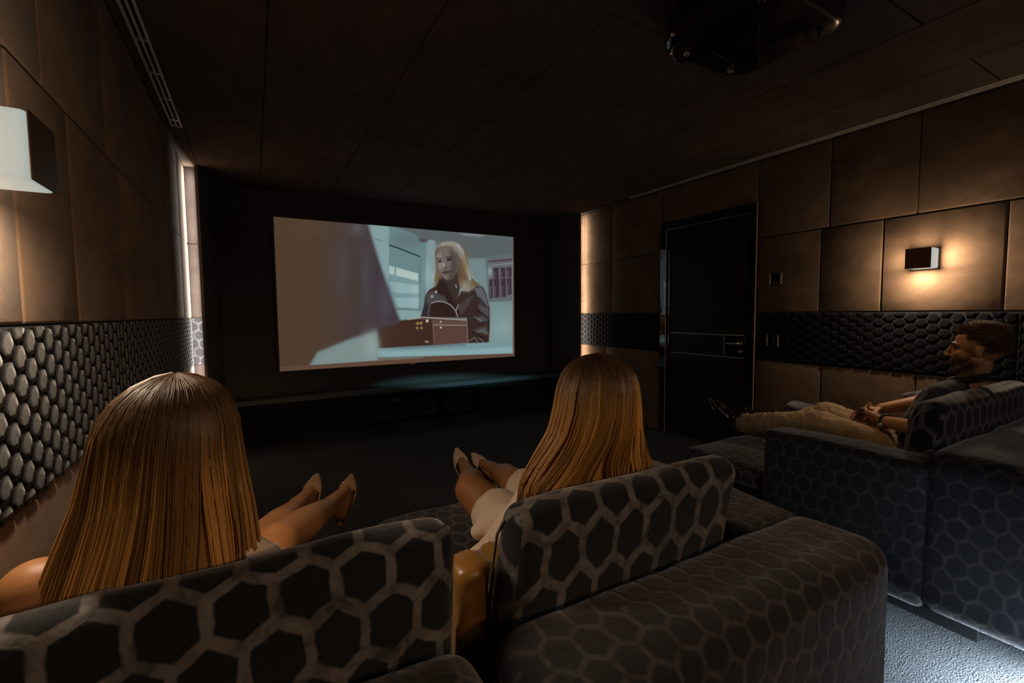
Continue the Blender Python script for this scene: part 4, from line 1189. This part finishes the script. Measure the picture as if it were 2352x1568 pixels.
B.chain([(3.08, 1.08, .50), (3.02, 1.43, .600)], [.080, .060]); B.chain([(3.02, 1.43, .600), (2.98, 1.62, .545), (2.93, 1.80, .50)], [.058, .053, .036])
foot(B, (2.755, 1.825, .515), (2.755, 1.872, .455), (2.728, 2.02, .630), (0, -.7, .7), 1.1); foot(B, (2.93, 1.80, .50), (2.95, 1.84, .445), (3.02, 1.94, .53), (.3, -.5, .8), 1.1)
b3 = B.build('body', M['skin'], mn, .0042, 5)
skin_tint(b3, SKIN_M, P3, rot3, hc, lips=(.30, .12, .09), beard=(.055, .028, .015), brow=(.05, .026, .014), k=1.03); eyes(P3, rot3, b3, 1.03)
B = Blob(); B.cap((3.0, 1.015, .52), (3.06, .905, .765), .095, .116); B.cap((2.945, 1.0, .53), (2.955, .90, .775), .068, .076); B.cap((3.08, 1.0, .53), (3.17, .90, .775), .068, .076)
B.cap((2.90, .885, .83), (3.075, .86, .85), .058, .061); B.cap((3.075, .86, .85), (3.26, .895, .83), .061, .058)
B.cap((2.89, .885, .825), (2.812, .912, .70), .056, .054)
B.cap((3.265, .895, .83), (3.264, 1.00, .768), .058, .056)
tube_r = []
sh = B.build('shirt', M['shirt'], mn, .006, 5, fold(.006, 11, 3))
bm = bmesh.new(); ring = []
for k in range(20):
    a = 2 * PI * k / 20
    ring.append(Vector((3.083 + .062 * math.cos(a), .832 + .066 * math.sin(a), .903 - .018 * math.sin(a))))
tube(bm, ring, .014, 8, closed=True); tube(bm, [p + Vector((0, -.002, .016)) for p in ring], .011, 8, closed=True)
obj('collar', bm, M['shirt'], mn)
B = Blob(); B.cap((3.263, 1.01, .765), (3.262, 1.045, .740), .062, .056); B.cap((3.27, 1.03, .775), (3.29, 1.15, .755), .036, .014)
B.build('sleeve_cuff', M['grey_cloth'], mn, .005, 4, fold(.005, 26, 4))['label'] = 'grey rolled sleeve cuff'
B = Blob(); B.ell((3.0, 1.07, .497), (.178, .142, .09)); B.chain([(2.925, 1.08, .505), (2.845, 1.40, .596)], [.092, .073]); B.chain([(2.845, 1.40, .596), (2.80, 1.60, .560), (2.762, 1.792, .523)], [.071, .062, .056])
B.chain([(3.08, 1.08, .505), (3.02, 1.43, .612)], [.092, .078]); B.chain([(3.02, 1.43, .612), (2.98, 1.60, .55), (2.94, 1.77, .505)], [.070, .060, .050])
f1, f2 = fold(.007, 9, 5), fold(.008, 20, 6, (1, 1.2, .4))
B.build('trousers', M['khaki'], mn, .006, 4, lambda c: f1(c) + (f2(c) if c.y > 1.3 else .4 * f2(c)))
def dress_shoe(heel, toe, up):
    heel, toe = Vector(heel), Vector(toe); r, f, u = frame(toe - heel, up); L = (toe - heel).length
    B = Blob()
    for s in (-1, 1):
        B.chain([heel + f * .035 + u * .036 + r * s * .006, heel + f * (L * .36) + u * .034 + r * s * .006, heel + f * (L * .66) + u * .027 + r * s * .014, heel + f * (L * .9) + u * .018 + r * s * .004, toe + u * .013 - f * .006], [.036, .033, .029, .018, .010])
    B.cap(heel + f * .045 + u * .055, heel + f * .06 + u * .085, .036, .038); B.cap(heel + f * .07 + u * .06, heel + f * (L * .5) + u * .048, .036, .026)
    o = B.build('shoe', M['shoe_black'], mn, .004, 5)
    bm = bmesh.new(); pts = []
    for t, h in ((.0, .030), (.12, .036), (.3, .031), (.5, .035), (.66, .042), (.82, .032), (.94, .017), (1.0, .004)): pts.append((t, h))
    for lo, hi in ((-.006, .006),):
        A = [bm.verts.new(heel + f * (L * 1.01 * t) + r * h + u * lo) for t, h in pts] + [bm.verts.new(heel + f * (L * 1.01 * t) - r * h + u * lo) for t, h in pts[::-1]]
        C = [bm.verts.new(v.co + u * (hi - lo)) for v in A]
        bm.faces.new(A[::-1]); bm.faces.new(C)
        for k in range(len(A)): bm.faces.new((A[k], A[(k + 1) % len(A)], C[(k + 1) % len(A)], C[k]))
    bmesh.ops.recalc_face_normals(bm, faces=bm.faces[:])
    s = obj('sole', bm, M['black_plastic'], o, smooth=False); s.matrix_parent_inverse = Matrix()
    bm = bmesh.new(); box(bm, -.030, .030, 0, .065, -.026, -.004, .004, 2)
    bmesh.ops.transform(bm, matrix=Matrix.Translation(heel) @ Matrix((r, f, u)).transposed().to_4x4(), verts=bm.verts[:])
    s = obj('heel', bm, M['black_plastic'], o); s.matrix_parent_inverse = Matrix()
dress_shoe((2.758, 1.862, .452), (2.722, 2.035, .655), (0, -.7, .7)); dress_shoe((2.95, 1.835, .447), (3.02, 1.97, .56), (.3, -.5, .8))
bm = bmesh.new(); wc = Vector((2.932, 1.103, .657)); wd = Vector((.14, .185, -.02)).normalized()
a_ = wd.cross(Vector((0, 0, 1))).normalized(); b_ = wd.cross(a_)
tube(bm, [wc + (a_ * math.cos(2 * PI * k / 20) + b_ * math.sin(2 * PI * k / 20)) * .034 for k in range(20)], .0062, 8, closed=True)
wt = obj('wristwatch', bm, M['black_plastic'], mn, label='wristwatch with a steel case')
bm = bmesh.new(); fd = (a_ * -.8 - b_ * -.3).normalized()
tube(bm, [wc + Vector((-.026, .010, -.018)), wc + Vector((-.038, .012, -.024))], .017, 18)
o = obj('watch_case', bm, M['chrome'], wt); o.matrix_parent_inverse = Matrix()
B = Blob(); B.cap((3.02, 1.065, .628), (3.035, 1.115, .655), .015, .012); B.cap((3.035, 1.115, .655), (3.04, 1.130, .64), .012, .009); B.cap((3.01, 1.02, .630), (3.045, 1.04, .662), .014, .012); B.cap((3.045, 1.04, .662), (3.06, 1.02, .674), .012, .007)
B.build('shirt_hem', M['white_cloth'], mn, .004, 3)['label'] = 'pale twisted cloth ends at the waist'
# short hair, combed up and back
g = np.random.default_rng(5); r_, f_, u_ = [np.array(v) for v in frame((-.16, 1, -.05), (0, .05, 1))]
def scalp(th, ph):
    d = np.stack([np.sin(th) * np.sin(ph), np.sin(th) * np.cos(ph), np.cos(th)], -1)
    return d
n_, m_ = 5200, 7
th = np.arccos(g.uniform(-.42, 1, n_)); ph = g.uniform(-PI, PI, n_)
D = scalp(th, ph); lim = np.where(np.abs(ph) < 1.0, .60, np.where(np.abs(ph) < 1.45, .25, np.where(np.abs(ph) < 1.75, -.05, -.42)))
keep = D[:, 2] > lim; D = D[keep]; n_ = len(D); ph = ph[keep]
rad = np.array([.0745, .0945, .0865]) * 1.03
base = D * rad * (.98 + .20 * np.clip(D[:, 1:2], 0, 1) * np.clip(D[:, 2:3] - .35, 0, 1))
ln = .012 + .024 * np.clip(D[:, 2], 0, 1) ** 1.5 + .034 * np.clip(D[:, 1] - .15, 0, 1) * (D[:, 2] > .5) + .006 * np.clip(D[:, 1], 0, 1) * (D[:, 2] > .5)
dirv = D * .8 + np.array([0, -.55, .35]) * np.clip(D[:, 2:3] + .2, .1, 1) + np.array([0, -.2, -.5]) * np.clip(-D[:, 2:3] + .5, 0, 1)
dirv += g.normal(0, .22, dirv.shape); dirv /= np.linalg.norm(dirv, axis=1, keepdims=True)
tt = np.linspace(0, 1, m_)
loc = base[:, None] + dirv[:, None] * (ln[:, None] * tt[None])[..., None] + np.array([0, -1, -.3]) * (ln[:, None] * tt[None] ** 2 * .5)[..., None]
loc = loc + np.array([0, -.012, .025]) * 1.03
Pw = np.array(hc) + loc[..., :1] * r_ + loc[..., 1:2] * f_ + loc[..., 2:3] * u_
ti = np.array((.15, .078, .030))[None, None] * g.uniform(.5, 1.7, (n_, 1, 1)) * np.ones((1, m_, 1))
# closed under-cap
A, Z = 48, 20
cap_v, cap_t = [], []
for i in range(Z):
    for j in range(A):
        p_ = -PI + 2 * PI * j / A; l_ = .60 if abs(p_) < 1.0 else .60 + (abs(p_) - 1.0) / .45 * (-.35) if abs(p_) < 1.45 else .25 - (abs(p_) - 1.45) / .5 * .67 if abs(p_) < 1.95 else -.42
        tz = math.acos(max(-1, min(1, l_))) * i / (Z - 1)
        d = scalp(np.array(tz), np.array(p_)); k_ = 1.045 + .07 * max(0, d[2]) + .22 * max(0, d[1]) * max(0, d[2] - .35) - .075 * (i / (Z - 1)) ** 6
        q = d * rad * k_ + np.array([0, -.012, .025]) * 1.03
        cap_v.append(np.array(hc) + q[0] * r_ + q[1] * f_ + q[2] * u_); cap_t.append((.05, .027, .012))
cap_f = []
for i in range(Z - 1):
    for j in range(A): cap_f.append([i * A + j, (i + 1) * A + j, (i + 1) * A + (j + 1) % A, i * A + (j + 1) % A])
strands('hair', Pw, ti, np.linspace(.0011, .0005, m_), mn, M['hair'], (np.array(cap_v), cap_f, np.array(cap_t)))

# ---- things beside them
ph_ = empty('mobile_phone', 'black mobile phone held in the reclining man\'s hands over his lap', 'phone', (3.03, 1.20, .672))
mt = Matrix.Translation((3.025, 1.215, .683)) @ Matrix.Rotation(.35, 4, 'Z') @ Matrix.Rotation(.15, 4, 'X')
bm = bmesh.new(); box(bm, -.035, .035, -.072, .072, -.004, .004, .0035, 3); bmesh.ops.transform(bm, matrix=mt, verts=bm.verts[:])
obj('case', bm, M['black_plastic'], ph_)
bm = bmesh.new(); box(bm, -.032, .032, -.068, .068, .0035, .0046, .0005, 1); bmesh.ops.transform(bm, matrix=mt, verts=bm.verts[:])
obj('display', bm, M['glass'], ph_, smooth=False)
bag = empty('satin_bag', 'crumpled golden brown satin bag wedged between the two women\'s chairs', 'bag', (.452, .94, .44))
bm = bmesh.new(); box(bm, .380, .505, .898, .985, .458, .682, .022, 5)
for _ in range(5):
    es = [e for e in bm.edges if e.calc_length() > .012]
    if not es: break
    bmesh.ops.subdivide_edges(bm, edges=es, cuts=1, use_grid_fill=True)
bm.normal_update(); nn = {v: v.normal.copy() for v in bm.verts}
ff = fold(.016, 13, 8, (1, 1, .55)); fg = fold(.006, 34, 9, (1, 1, .6))
for v in bm.verts:
    k = .35 + .65 * min(1, (v.co.z - .452) / .15)
    v.co += nn[v] * (ff(v.co) + fg(v.co)) * k
obj('bag_body', bm, M['satin'], bag)
bol = empty('bolster', 'black rolled cushion on the chair beyond the man\'s knees', 'cushion', (3.2, 1.55, .42))
bm = bmesh.new()
tube(bm, [(3.17, 1.395, .530), (3.172, 1.40, .530), (3.18, 1.42, .530), (3.34, 1.80, .525), (3.345, 1.82, .525), (3.346, 1.825, .525)], [.065, .083, .092, .088, .075, .055], 24)
sharp(obj('cover', bm, M['plain_velvet'], bol), 70)
bm = bmesh.new(); c0, ax = Vector((3.174, 1.405, .530)), Vector((.16, .38, -.005)).normalized(); a_ = ax.cross(Vector((0, 0, 1))).normalized(); b_ = ax.cross(a_)
tube(bm, [c0 + (a_ * math.cos(2 * PI * k / 24) + b_ * math.sin(2 * PI * k / 24)) * .088 for k in range(24)], .005, 6, closed=True)
obj('piping', bm, M['piping'], bol)

#LIGHTS
# added spot on the cabinet ledge, standing in for screen light there
o = spot('ledge_spot', (1.64, 1.45, 2.37), (2.1, 4.99, .455), 420, (.36, .85, 1.0), math.radians(4.2), 1.0, .02)
o.scale = (7.5, 1, 1)
# warm spot over the man, two rear lamps behind the camera, a fill
spot('ceiling_spot', (2.75, 1.45, 2.46), (3.02, 1.12, .7), 16, HOT, math.radians(44), .8, .05)
spot('rear_spot_right', (2.6, -2.2, 2.1), (.6, .9, .9), 70, HOT, math.radians(42), .6, .08)
spot('rear_spot_left', (.6, -2.3, 2.2), (-.05, .9, .9), 25, HOT, math.radians(30), .6, .08)
area('rear_fill_light', (1.6, -1.6, 2.44), (math.radians(28), 0, 0), 1.6, .6, 10, (1, .93, .86))  # added unseen fill that lifts the darkest surfaces
